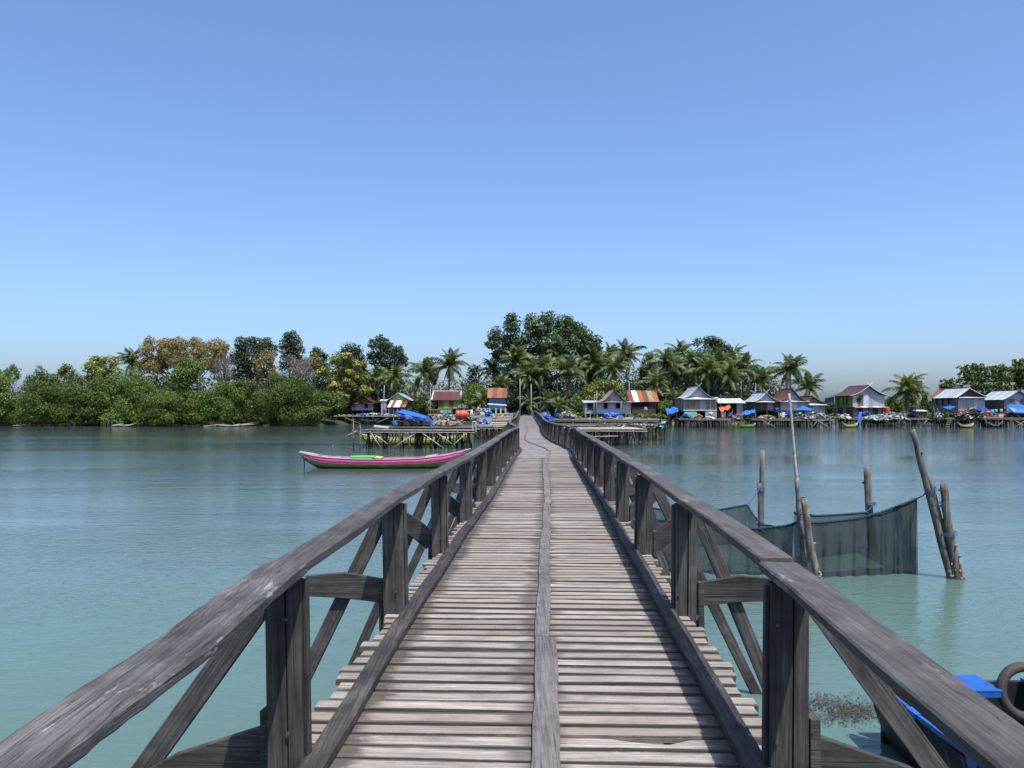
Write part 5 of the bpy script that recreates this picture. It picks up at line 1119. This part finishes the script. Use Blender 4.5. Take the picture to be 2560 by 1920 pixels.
for a, b in (((2293, 1246, 15.5), (2322, 1222, 15.0)), ((1868, 1262, 19), (1903, 1215, 19.9)), ((2160, 1282, 17.8), (2188, 1256, 18.0)), ((1985, 1311, 15.4), (2003, 1285, 15.0))):
    pa, pb_ = P3(*a), P3(*b); mb = MB(); mb.tube([pa, pa.lerp(pb_, .5)+Vector((0,0,-.04)), pb_], .012, 5); mb.build('tie_rope', M['rope_blue'], net)
def lashing(u, v, d, r):
    mb = MB(); c = P3(u, v, d)
    for k in range(3): mb.tube([c+Vector((math.cos(a)*r, math.sin(a)*r, .02*k+.015*math.sin(a+k))) for a in np.linspace(0, 6.28, 11)], .005, 4)
    mb.build('lashing', M['rope_blue'], net)
for u, v, d, r in ((1902, 1225, 19.95, .09), (2003, 1250, 15.05, .09), (2010, 1297, 15, .12), (2020, 1345, 15, .13), (2326, 1224, 15, .1), (2345, 1262, 15, .15), (2368, 1336, 15, .16), (2178, 1262, 18.05, .11)): lashing(u, v, d, r)

# ------------------------------------------------------------------ tarpaulins, tanks, heaps, poles in the village
def tarp(name, label, pts, m, nx=10, nz=8, sag=.2, th=.02, wr=.06, poles=()):
    """pts: four corners (u,v,d) in order"""
    A, B_, C_, D_ = [Vector((ux(u, d), d, vz(v, d))) for u, v, d in pts]; o = (A+B_+C_+D_)/4; rows = []
    ph = R.uniform(0, 6)
    for i in range(nz+1):
        r = []
        for k in range(nx+1):
            s, t = k/nx, i/nz; p = A.lerp(B_, s).lerp(D_.lerp(C_, s), t); p = p - o
            p.z -= sag*math.sin(math.pi*s)*math.sin(math.pi*min(1, t+.0))*1.0 + wr*math.sin(s*9+ph+t*4)*.5 + wr*math.sin(t*11+ph*2)*.4; p.y += wr*math.sin(s*13+ph); e_ = max(0, abs(2*t-1)-.6)/.4; p.z -= .16*e_*abs(math.sin(s*6.5+ph))*(1 if sag or wr > .05 else .3); r.append(p)
        rows.append(r)
    if poles:
        t_ = thing(name, label, 'tarpaulin', o); mb = MB(); mb.sheet(rows, th); mb.build('sheet', m, t_, smooth=True)
        for (u, v0, v1, d) in poles:
            a, b = Vector((ux(u, d), d, vz(v1, d)))-o, Vector((ux(u, d), d, vz(v0, d)))-o; mb = MB(); mb.tube([a, b], .05, 6); mb.build('pole', M['stilt'], t_)
        return t_
    mb = MB(); mb.sheet(rows, th); ob = mb.build(name, m, None, o, smooth=True); return tag(ob, label, 'tarpaulin')
def heap(name, label, u0, u1, v0, v1, d, mats, n=60, s=.3, dep=1.5, cat='pile', flat=False, sticks=0):
    """an untidy pile: one part for each material, built of many lumps"""
    x0, x1 = ux(u0, d), ux(u1, d); zb, zt = vz(v1, d), vz(v0, d); xc = (x0+x1)/2; t_ = thing(name, label, cat, (xc, d, zb))
    mbs = [MB() for _ in mats]
    for i in range(int(n*2.8)):
        x = R.uniform(x0, x1)-xc; e = 1-abs(2*x/(x1-x0))**2*.7; z = R.uniform(0, 1)**1.2*(zt-zb)*e; mb = mbs[R.randrange(len(mats))]
        q = Euler((R.gauss(0, .45), R.gauss(0, .45), R.uniform(0, 6))).to_matrix(); sc = s*(.25 + .9*R.random()**2.2)
        y_ = R.uniform(-.5, .5)*dep*(1-.6*z/(zt-zb+.01)); vs = []; fs = []; ax_, az_ = R.uniform(.9, 2.0), R.uniform(.25, .7)
        for j, (rr, hz) in enumerate(((.12, -.5), (.5, -.2), (.45, .15), (.08, .42))):
            for k in range(6): a = k*math.pi/3 + j*.4; r2 = rr*R.uniform(.55, 1.4); vs.append(q @ Vector((math.cos(a)*r2*sc*ax_, math.sin(a)*r2*sc, (hz + R.uniform(-.12, .12))*sc*az_)) + Vector((x, y_, z + sc*.15)))
        for j in range(3):
            for k in range(6): a = j*6+k; b = j*6+(k+1) % 6; fs.append((a, b, b+6, a+6))
        fs += [(5,4,3,2,1,0), (18,19,20,21,22,23)]; mb.add(vs, fs)
    for i in range(sticks):
        x = R.uniform(x0, x1)-xc; y_ = R.uniform(-.5, .5)*dep; ln = R.uniform(.5, 1.4); a = R.uniform(-.6, .6); mbs[0].tube([(x-ln/2, y_, R.uniform(.02, zt-zb)), (x+ln/2, y_+R.uniform(-.4,.4), R.uniform(.02, zt-zb)+a*.3)], .03, 4)
    for mb, m in zip(mbs, mats):
        if mb.v: mb.build('lumps', m, t_)
    return t_
def tank(name, label, u, v0, v1, d, r, m, lying=False):
    zb, zt = vz(v1, d), vz(v0, d); h = zt-zb; t_ = thing(name, label, 'tank', (ux(u, d), d, zb)); mb = MB()
    if not lying:
        pts = [(0,0,0), (0,0,.04), (0,0,h*.3), (0,0,h*.33), (0,0,h*.36), (0,0,h*.62), (0,0,h*.65), (0,0,h*.68), (0,0,h*.82), (0,0,h*.93)]; mb.tube(pts, [r*.9, r, r, r*.95, r, r, r*.95, r, r, r*.55], 18); mb.build('body', m, t_, smooth=True)
        mb = MB(); mb.tube([(0,0,h*.92), (0,0,h)], [r*.45, r*.42], 14); mb.build('lid', m, t_)
    else:
        w = lying; pts = [(-w/2, 0, r), (-w/2+.03, 0, r), (-w/4, 0, r), (-w/4+.05, 0, r), (-w/4+.1, 0, r), (w/4-.1, 0, r), (w/4-.05, 0, r), (w/4, 0, r), (w/2-.15, 0, r), (w/2-.02, 0, r)]
        mb.tube(pts, [r*.9, r, r, r*.95, r, r, r*.95, r, r, r*.7], 18); mb.build('body', m, t_, smooth=True)
        mb = MB(); mb.tube([(w/2-.04, 0, r), (w/2+.08, 0, r)], [r*.4, r*.38], 12); mb.build('lid', m, t_)
        mb = MB(); mb.tube([(w*.1, 0, 2*r-.02), (w*.1, 0, 2*r+.07)], [.16, .15], 12); mb.build('neck', m, t_)
    return t_
def bundle_row(label, u0, u1, v0, v1, d, n, m):
    for i in range(n):
        pass
# big blue tarp over net bundles on the drying platform
tarp('blue_tarp', 'big blue tarpaulin slung over net bundles on the drying platform', [(983, 1027, 75), (1004, 1022, 80), (1070, 1040, 79), (1060, 1046, 74.5)], M['tarp'], 14, 8, .35, .02, .03,
     poles=((984, 1025, 1067, 75), (1004, 1022, 1065, 80), (1060, 1045, 1067, 74.6), (1069, 1040, 1065, 79)))
tarp('blue_tarp', 'hanging blue tarpaulin side at the right end of the slung one', [(1061, 1044, 74.6), (1071, 1040, 78.5), (1090, 1060, 78), (1078, 1066, 74.8)], M['tarp_dark'], 8, 8, .1)
tarp('blue_tarp', 'front flap of dark blue tarpaulin below the slung one', [(984, 1028, 74.8), (1061, 1046, 74.4), (1062, 1053, 74.4), (996, 1040, 74.6)], M['tarp_dark'], 12, 4, .2)
tarp('blue_tarp', 'loose end of blue tarpaulin lying on the drying deck', [(1076, 1063.5, 78.5), (1106, 1063.5, 78.5), (1108, 1067, 75), (1078, 1067, 75)], M['tarp'], 8, 6, 0, .02, .06)
NB = [(988, 1058, 70.5, 'dark_net', .42, 'round dark net bundle at the left end of the row'), (990.5, 1055.5, 70.0, 'blue_junk', .36, 'blue wrapped bundle beside the dark net bundle'), (1000, 1059, 70, 'dark_net', .36, 'squat dark bundle right of the blue one'), (1012, 1052, 71.5, 'dark_net', .45, 'big black bundle standing higher behind the row')]
for i, u in enumerate((1018, 1030, 1042, 1052, 1064)): NB.append((u, 1058.5, 69.8 + .3*(i % 2), 'grey_net', .42, ['first', 'second', 'third', 'fourth', 'fifth'][i] + ' grey-green net bundle from the left under the blue tarpaulin'))
for u, v, d, m, r, lb in NB:
    zt = vz(1067.5, 74); mb = MB(); rows = []
    for j in range(7):
        ph = math.pi*j/6; rows.append([(math.cos(a)*r*(math.sin(ph)**.7+.02)*(1+.1*math.sin(3*a+u)), math.sin(a)*r*(math.sin(ph)**.7+.02), r*.8 - math.cos(ph)*r*.85*(1+.05*math.sin(2*a))) for a in np.linspace(0, 2*math.pi, 13)[:-1]])
    mb.loft(rows, closed=True, caps=True)
    for k in range(3): mb.tube([(math.cos(a)*r*1.02, math.sin(a)*r*1.02, r*(.45+.35*k)) for a in np.linspace(0, 6.28, 13)], .03, 4)
    d += 5.2; ob = mb.build('net_bundle', M[m], None, (ux(u, d), d, zt + .0 + (.35 if 'higher' in lb else 0)), smooth=True); tag(ob, lb, 'bundle', 'net bundles under the tarpaulin')
mb = MB(); a, b = Vector((ux(936, 68), 68, vz(1065, 68))), Vector((ux(972, 68), 68, vz(1069, 68))); mb.bar(a, b, .5, .14); tag(mb.build('white_board', M['white_paint'], None), 'white board lying at the left of the drying deck', 'board')
heap('rope_heap', 'heap of pale sticks and shells behind the slung tarpaulin', 1078, 1150, 1052, 1063, 78, [M['pale_junk'], M['tan_junk'], M['pale_junk']], 110, .28, 4, sticks=26)
heap('fibre_heap', 'brown fibre mat spread on the drying deck', 1096, 1140, 1057, 1062.5, 76, [M['tan_junk']], 60, .4, 3, flat=True, sticks=8)
heap('shell_heap', 'long heap of pale grey shells and rope below the lime house', 1085, 1142, 1036, 1050, 112, [M['pale_junk'], M['grey_junk'], M['sack']], 150, .38, 3, sticks=16)
tank('orange_barrel', 'big orange-red plastic tank lying on its side on the left deck', 1155, 1029, 1049, 96, .56, M['red_tank'], lying=1.45)
heap('net_heap', 'heap of white sacks and nets right of the orange-red tank', 1176, 1220, 1032, 1049, 110, [M['sack'], M['grey_junk'], M['pale_junk']], 90, .45, 3)
heap('blue_heap', 'crumpled blue plastic on the left deck near the bridge', 1215, 1230, 1030, 1045, 108, [M['tarp'], M['paleblue']], 30, .5, 1.2)
heap('blue_heap', 'smaller blue and lilac plastic pile on the lower left walkway', 1200, 1223, 1048, 1060, 90, [M['tarp'], M['blue_junk'], M['sack']], 30, .4, 1.2)
heap('crate_heap', 'clutter of coloured crates and cloth by the left walkway', 1232, 1290, 1036, 1049, 120, [M['pale_junk'], M['cloth_teal'], M['sack'], M['tan_junk'], M['blue_junk'], M['red_tank']], 90, .5, 4)
heap('shore_clutter', 'clutter of sacks in front of the blue house', 1170, 1222, 1020, 1036, 140, [M['sack'], M['tan_junk'], M['dark_net'], M['pale_junk']], 80, .6, 4, sticks=10)
heap('tan_heap', 'row of tan and blue sacks on the far platform', 893, 990, 1034, 1040, 165, [M['tan_junk'], M['paleblue'], M['sack'], M['blue_junk']], 90, .5, 2)
heap('tan_heap', 'tan sacks at the left end of the far platform', 832, 876, 1036, 1040, 165, [M['tan_junk'], M['pale_junk']], 36, .45, 2)
heap('blue_heap', 'blue plastic bundle on the far platform under the brown-roofed house', 904, 915, 1034, 1040, 164.5, [M['tarp']], 14, .5, 1)
tank('red_drum', 'rusty red drum under the narrow tin shed', 964, 1022, 1036, 167, .42, M['rust'])
for u0, u1, vr in ((1072, 1130, 1024), (1070, 1140, 1036)):
    d = 140; t_ = thing('wash_fence', 'rough pole fence with washing below the lime house' if vr == 1024 else 'low pole rail in front of the washing fence', 'fence', (ux(u0, d), d, 0))
    for i in range(6): mb = MB(); x = ux(lerp(u0, u1, i/5), d)-t_.location.x; mb.tube([(x, 0, .6), (x+R.uniform(-.1,.1), 0, vz(vr-3, d))], .06, 5); mb.build('post', M['stilt'], t_)
    mb = MB(); mb.tube([(0, 0, vz(vr, d)), (ux(u1, d)-t_.location.x, 0, vz(vr+1, d))], .05, 5); mb.build('rail', M['bamboo'], t_)
for i, (u, m) in enumerate(((1110, 'cloth_teal'), (1120, 'cloth_teal'), (1101, 'sack'))):
    tarp('cloth', ['teal cloth hung at the middle of the washing fence', 'teal cloth hung at the right of the washing fence', 'pale cloth hung at the left of the washing fence'][i], [(u, 1024, 139.8), (u+8, 1024, 139.8), (u+8, 1033, 139.8), (u, 1033, 139.8)], M[m], 4, 4, 0)
# bridge-end tarps on the right
tarp('blue_tarp', 'crumpled bright blue tarpaulin beside the right railing near the bridge end', [(1340, 1034, 104), (1372, 1036, 108), (1382, 1054, 100), (1352, 1056, 96)], M['tarp'], 10, 10, -.2, .02, .14)
heap('tarp_heap', 'heap of bright blue plastic under the crumpled tarpaulin', 1342, 1380, 1040, 1056, 100, [M['tarp'], M['tarp'], M['tarp_dark']], 50, .7, 3)
heap('tarp_heap', 'dark blue bundle behind the bridge-end tarpaulin', 1389, 1402, 1035, 1042, 120, [M['tarp'], M['tarp_dark']], 16, .6, 1.5)
heap('net_heap', 'heap of pale grey netting on the deck right of the bridge', 1402, 1434, 1030, 1046, 118, [M['grey_junk'], M['pale_junk']], 70, .6, 3, sticks=6)
heap('tarp_heap', 'low blue tarpaulin covered stack before the grey gabled hut', 1512, 1553, 1036, 1044, 131, [M['tarp'], M['tarp']], 40, .8, 2)
heap('thatch_heap', 'ragged pile of dark laths on the deck before the grey hut', 1440, 1650, 1046, 1052, 116, [M['thatch'], M['grey_junk'], M['pale_junk']], 160, .5, 5, flat=True, sticks=40)
heap('thatch_heap', 'ragged shell-covered edge of the thatch platform', 1500, 1640, 1060, 1066, 80.5, [M['thatch'], M['grey_junk'], M['pale_junk']], 130, .32, 3, flat=True, sticks=30)
heap('teal_net', 'teal net draped at the corner of the thatch platform', 1642, 1664, 1054, 1070, 80, [M['cloth_teal'], M['grey_net']], 34, .32, 1)
tarp('blue_tarp', 'small blue tarpaulin awning left of the green-trimmed house', [(1662, 1020, 138), (1692, 1016, 141), (1696, 1026, 138), (1668, 1034, 136)], M['tarp'], 12, 8, .45, .02, .16, poles=((1672, 1026, 1068, 136), (1692, 1020, 1068, 140)))
mb = MB()
tarp('cloth', 'white shirt hung on a line before the rust-roofed house', [(1611, 1016, 150), (1618, 1016, 150), (1619, 1026, 150), (1611, 1026, 150)], M['sack'], 4, 4, 0)
# right row
heap('blue_heap', 'blue plastic heap on the deck of the green-trimmed house', 1704, 1724, 1038, 1046, 136.6, [M['tarp'], M['tarp_dark']], 22, .6, 1.2)
heap('sack_heap', 'white sack pile on the deck of the green-trimmed house', 1767, 1784, 1033, 1046, 137, [M['sack']], 24, .7, 1.2)
heap('sack_heap', 'salmon and white odds and ends beside the mint panel', 1740, 1752, 1036, 1046, 137.2, [M['sack'], M['rust_orange']], 16, .5, 1)
tarp('orange_tarp', 'orange tarpaulin awning under the open shed roof', [(1794, 1017, 138), (1824, 1011, 139.5), (1827, 1020, 137), (1803, 1029, 137)], M['tarp_orange'], 12, 8, .3, .02, .14, poles=((1797, 1015, 1046, 138), (1823, 1012, 1046, 139)))
tarp('sack_cloth', 'cream sheet hanging below the orange tarpaulin', [(1801, 1027, 137.4), (1815, 1027, 137.4), (1814, 1045, 137.4), (1804, 1045, 137.4)], M['sack'], 5, 5, 0)
heap('blue_heap', 'blue crate and dark baskets under the orange tarpaulin', 1814, 1830, 1034, 1045, 138, [M['blue_junk'], M['dark_net'], M['redwood']], 22, .6, 1)
heap('net_heap', 'pale rope nets piled under the tin panel of the open shed', 1834, 1856, 1036, 1049, 138.5, [M['pale_junk'], M['grey_junk']], 36, .5, 1.5, sticks=10)
tarp('blue_tarp', 'narrow blue tarpaulin under the eave of the plain tin house', [(1858, 1027, 138), (1888, 1022, 139.5), (1889, 1029, 138), (1862, 1036, 137)], M['tarp'], 12, 6, .3, .02, .14)
heap('tan_heap', 'pile of tan fibre on the deck before the plain tin house', 1897, 1934, 1040, 1047, 138.5, [M['tan_junk'], M['tan_junk'], M['pale_junk']], 60, .5, 2, flat=True, sticks=8)
tank('blue_drum', 'dark blue drum at the corner of the plain tin house', 1942, 1019, 1031, 139, .42, M['tarp_dark'])
tarp('blue_tarp', 'peaked bright blue tarpaulin shelter before the red-roofed house', [(1983, 1024, 137), (2006, 1014.5, 139), (2032, 1022, 138), (2030, 1026, 136.5)], M['tarp'], 10, 8, .05, .02, .05, poles=((1984, 1022, 1046, 137), (2030, 1023, 1046, 136.6), (2006, 1016, 1046, 139)))
tarp('blue_tarp', 'hanging dark blue sheet left of the peaked shelter', [(1964, 1024, 137.5), (1984, 1025, 137.5), (1981, 1041, 137.5), (1962, 1040, 137.5)], M['tarp_dark'], 7, 6, 0, .02, .1)
heap('sack_heap', 'large white sack under the peaked blue shelter', 2014, 2032, 1028, 1046, 137.5, [M['sack'], M['white_paint']], 30, .8, 1.2)
heap('net_heap', 'white and grey nets heaped under the peaked blue shelter', 1984, 2014, 1030, 1047, 137.4, [M['sack'], M['grey_junk'], M['dark_net']], 60, .6, 1.4)
heap('sack_heap', 'cream sacks left of the hanging blue sheet', 1949, 1965, 1031, 1046, 138, [M['cream'], M['sack']], 24, .6, 1.2)
heap('stone_bank', 'low bank of rubble at the right end of the row platform', 2034, 2072, 1033, 1047, 139, [M['grey_junk'], M['pale_junk']], 60, .55, 2)
heap('net_heap', 'dark green nets left of the green-sided house', 2074, 2104, 1033, 1047, 139, [M['dark_net'], M['grey_net'], M['boat_green']], 50, .6, 2)
heap('sack_heap', 'white upturned cover beside the dark green nets', 2100, 2120, 1036, 1046, 137.5, [M['sack']], 22, .7, 1.2)
tarp('blue_tarp', 'tall blue sheet hanging over the edge of the junk platform', [(2147, 1029, 138.2), (2155, 1029, 138.2), (2151, 1060, 137.6), (2143, 1060, 137.6)], M['tarp'], 5, 10, 0, .02, .12)
heap('blue_heap', 'blue plastic bundle right of the tall hanging sheet', 2158, 2172, 1031, 1039, 139, [M['tarp'], M['tarp_dark']], 18, .6, 1)
heap('junk_heap', 'long heap of pale scrap and shells on the junk platform', 2150, 2262, 1039, 1049, 138.6, [M['pale_junk'], M['grey_junk'], M['sack'], M['pale_junk'], M['cloth_teal']], 220, .5, 3, sticks=30)
heap('junk_heap', 'grey stacked crates and nets behind the long scrap heap', 2190, 2272, 1033, 1042, 142, [M['grey_junk'], M['pale_junk'], M['grey_net']], 110, .6, 2)
tank('red_tank', 'tall orange-red water tank beside the green-sided house', 2218.5, 1017, 1032, 141, .42, M['red_tank'])
heap('dark_stack', 'dark blue drums and netting beside the lone palm hut', 2274, 2290, 1018, 1045, 140, [M['boat_navy'], M['dark_net']], 40, .7, 1.5)
hut = thing('lath_shelter', 'small dark slatted shelter with pale roof near the lone palm', 'shelter', (ux(2300, 140), 140, 1.3))
for i in range(9): mb = MB(); mb.box((-1.1+i*.27, 0, .7), (.2, .05, 1.3), None, .02); mb.build('slat', M['brownwall'], hut)
mb = MB(); mb.sheet([[(-1.3, 1.4, 1.62), (1.3, 1.4, 1.62)], [(-1.3, -.3, 1.42), (1.3, -.3, 1.42)]], .06); mb.build('roof', M['white_paint'], hut)
for x in (-1.15, 1.15): mb = MB(); mb.tube([(x, 1.2, -1.8), (x, 1.2, 1.6)], .06, 5); mb.build('post', M['stilt'], hut)
for i, (u, v0, d) in enumerate(((2334, 1016, 138), (2344, 1020, 137))):
    pole('mooring_pole', ['leaning pale pole left of the dark stilt deck', 'pale pole with white rag by the dark stilt deck'][i], 'pole', u+6, v0, 1068, d, .07, M['stilt'], -6)
heap('sack_heap', 'white rag bundle on the poles left of the dark stilt deck', 2338, 2349, 1033, 1042, 137.5, [M['sack']], 12, .5, .6)
tarp('blue_tarp', 'sagging light blue tarpaulin at the side of the white-roofed house', [(2353, 1017, 139), (2368, 1014, 141), (2390, 1016, 140), (2372, 1023, 137)], M['tarp'], 8, 6, .1, .02, .06, poles=((2372, 1010, 1044, 137), (2354, 1017, 1044, 139)))
tank('red_tank', 'wide orange-red tub before the white-roofed house', 2407, 1025, 1036, 139, .62, M['red_tank'])
tank('red_tank', 'orange-red drum under the dark blue awning', 2469, 1027, 1040, 138, .46, M['red_tank'])
tank('red_tank', 'low orange basin on the edge platform', 2486, 1039, 1044, 137, .5, M['red_tank'])
tarp('blue_tarp', 'dark blue awning between the two rightmost houses', [(2438, 1024, 139), (2448, 1014, 141), (2490, 1030, 139), (2484, 1034, 137)], M['tarp_dark'], 10, 6, .1, .02, .05, poles=((2463, 1014, 1044, 137.5), (2447, 1014, 1044, 141)))
tarp('blue_tarp', 'large bright blue tarpaulin shelter at the right edge', [(2514, 1016, 138), (2522, 1008, 140), (2600, 1020, 140), (2590, 1030, 137)], M['tarp'], 12, 8, .15, .02, .06, poles=((2515, 1012, 1045, 138.5),))
tarp('blue_tarp', 'front flap of the large bright blue shelter', [(2516, 1014, 137.8), (2590, 1028, 136.8), (2580, 1030, 136.6), (2533, 1032, 136.8)], M['tarp'], 10, 5, .1, .02, .06)
heap('net_heap', 'mound of dark nets with white rope before the white-roofed house', 2390, 2455, 1028, 1047, 138.3, [M['dark_net'], M['grey_junk'], M['pale_junk'], M['dark_net']], 130, .65, 2, sticks=14)
heap('clutter_heap', 'clutter of cans and boxes above the dark net mound', 2418, 2446, 1021, 1032, 140.5, [M['pale_junk'], M['grey_junk'], M['redwood'], M['sack']], 50, .5, 1.2)
tarp('cloth', 'white sheet hanging at the front of the edge platform', [(2496, 1034, 137), (2509, 1034, 137), (2509, 1043, 137), (2496, 1043, 137)], M['sack'], 5, 4, 0)
for i, (u, m, lb) in enumerate(((2478, 'cloth_teal', 'teal cloth on the washing line at the right'), (2487, 'cloth_green', 'green cloth on the washing line at the right'), (2500, 'sack', 'white cloth on the washing line at the right'), (2507, 'black', 'black cloth on the washing line at the right'))):
    tarp('cloth', lb, [(u, 1024-i, 139), (u+7, 1024-i, 139), (u+7, 1031-i, 139), (u, 1031-i, 139)], M[m], 4, 4, 0, wr=.03)
heap('clutter_heap', 'boxes and dark goods under the large blue shelter', 2512, 2562, 1033, 1045, 139, [M['dark_net'], M['tan_junk'], M['grey_junk'], M['black']], 60, .6, 2)
lad = thing('ladder', 'short pale ladder down to the water by the dark stilt deck', 'ladder', (ux(2372, 136.5), 136.5, 0))
for s_ in (-.28, .28): mb = MB(); mb.tube([(s_-.35, 0, -.3), (s_+.35, .3, 1.5)], .045, 5); mb.build('rail', M['stilt'], lad)
for k in range(6): t = k/6+.1; mb = MB(); mb.tube([(-.28-.35+.7*t, .3*t, -.3+1.8*t), (.28-.35+.7*t, .3*t, -.3+1.8*t)], .035, 5); mb.build('rung', M['bamboo'], lad)
bj = MB(); bj.tube([(ux(a, 134.5), 134.5, vz(v, 134.5)) for a, v in ((2462, 1048), (2466, 1056), (2482, 1063), (2496, 1064), (2504, 1056), (2507, 1053))], [.09, .1, .1, .1, .09, .07], 7); tag(bj.build('driftwood', M['log'], None, smooth=True), 'curved driftwood branch hanging below the edge platform', 'branch')

# lamps, masts, aerials
def lamp(label, u, v0, d, zf, arm=1, head=True):
    t_ = thing('lamp_post', label, 'lamp post', (ux(u, d), d, zf), 0, None); h = vz(v0, d)-zf
    mb = MB(); mb.tube([(0,0,-.4), (0,0,h*.5), (0,0,h)], [.075,.06,.045], 8); mb.build('pole', M['steel'], t_, smooth=True)
    if head:
        mb = MB(); mb.tube([(0,0,h-.15), (arm*.7,-.1,h+.02)], .03, 6); mb.build('arm', M['steel'], t_); mb = MB(); mb.box((arm*.75, -.12, h), (.5, .2, .08)); mb.build('lamp_head', M['white_paint'], t_)
        mb = MB(); mb.box((-arm*.3, 0, h+.16), (.9, .6, .04), Matrix.Rotation(.22, 3, 'X')); mb.build('solar_panel', M['black'], t_)
    return t_
lamp('tall solar lamp post at the left of the bridge end', 1300, 938, 124, 1.9)
lamp('plain steel pole just right of the bridge end', 1328, 960, 132, 1.5, 1, False)
lamp('small street lamp above the rust-roofed house', 1573, 952, 160, 1.2, -1)
lamp('white-headed lamp above the maroon-roofed house', 1076, 966, 163, 1.0, 1)
pole('bamboo_mast', 'pale bamboo mast left of the grey gabled hut', 'pole', 1491, 978, 1044, 130, .06, M['bamboo'], 1)
pole('bamboo_mast', 'thinner second mast left of the grey gabled hut', 'pole', 1485, 986, 1044, 131, .045, M['bamboo'], 1)
pole('bamboo_mast', 'pale post at the right front of the grey gabled hut', 'pole', 1552, 1003, 1044, 131, .06, M['bamboo'], 1)
pole('bamboo_mast', 'tall thin mast between the brown-roofed house and the striped awning', 'pole', 958, 963, 1036, 164, .07, M['bamboo'], 3)
pole('bamboo_mast', 'mast in front of the open shed left end', 'pole', 1801, 985, 1046, 137.6, .05, M['stilt'], 1)
pole('bamboo_mast', 'tall mast in front of the open shed right end', 'pole', 1852, 952, 1046, 139, .05, M['stilt'], 2)
pole('bamboo_mast', 'aerial mast behind the plain tin house', 'pole', 1888, 958, 1020, 148, .05, M['steel'], 1)
pole('bamboo_mast', 'pale leaning pole beside the open shed deck', 'pole', 1829, 1024, 1060, 136, .06, M['stilt'], 3)
def aerial(label, u, v0, v1, d):
    t_ = thing('tv_aerial', label, 'aerial', (ux(u, d), d, vz(v1, d))); h = vz(v0, d)-vz(v1, d)
    mb = MB(); mb.tube([(0,0,0), (0,0,h)], .035, 5); mb.build('mast', M['steel'], t_)
    for k in range(3): mb = MB(); mb.tube([(-.5+k*.1, 0, h-.15*k), (.5-k*.1, 0, h-.15*k)], .03, 4); mb.build('rod', M['steel'], t_)
aerial('aerial on the ridge of the white-roofed house', 2419, 963, 971, 144)
aerial('aerial on the ridge of the edge house', 2532, 957, 976, 146)
aerial('aerial behind the green-sided house roof', 2102, 976, 990, 152)

for lb, u0, u1, v, d in (('pale dead branches on the far left waterline', 28, 76, 1060, 143), ('pale fallen trunk at the waterline below the clumpy mangrove', 276, 332, 1060, 143), ('grey driftwood strewn along the waterline right of the olive mangrove', 505, 640, 1062, 143.5)):
    t_ = thing('driftwood', lb, 'driftwood', (ux(u0, d), d, 0)); w = ux(u1, d)-ux(u0, d)
    for i in range(5 if w < 5 else 9):
        x = R.uniform(0, w*.7); ln = R.uniform(.4, .9)*min(w, 4); mb = MB(); z0 = R.uniform(.0, .25); mb.tube([(x, R.uniform(-.5, .5), z0), (x+ln*.5, R.uniform(-.5, .5), z0+R.uniform(0, .25)), (x+ln, R.uniform(-.5, .5), z0+R.uniform(-.1, .5))], [.1, .08, .03], 5); mb.build('branch', M['bamboo'], t_, smooth=True)
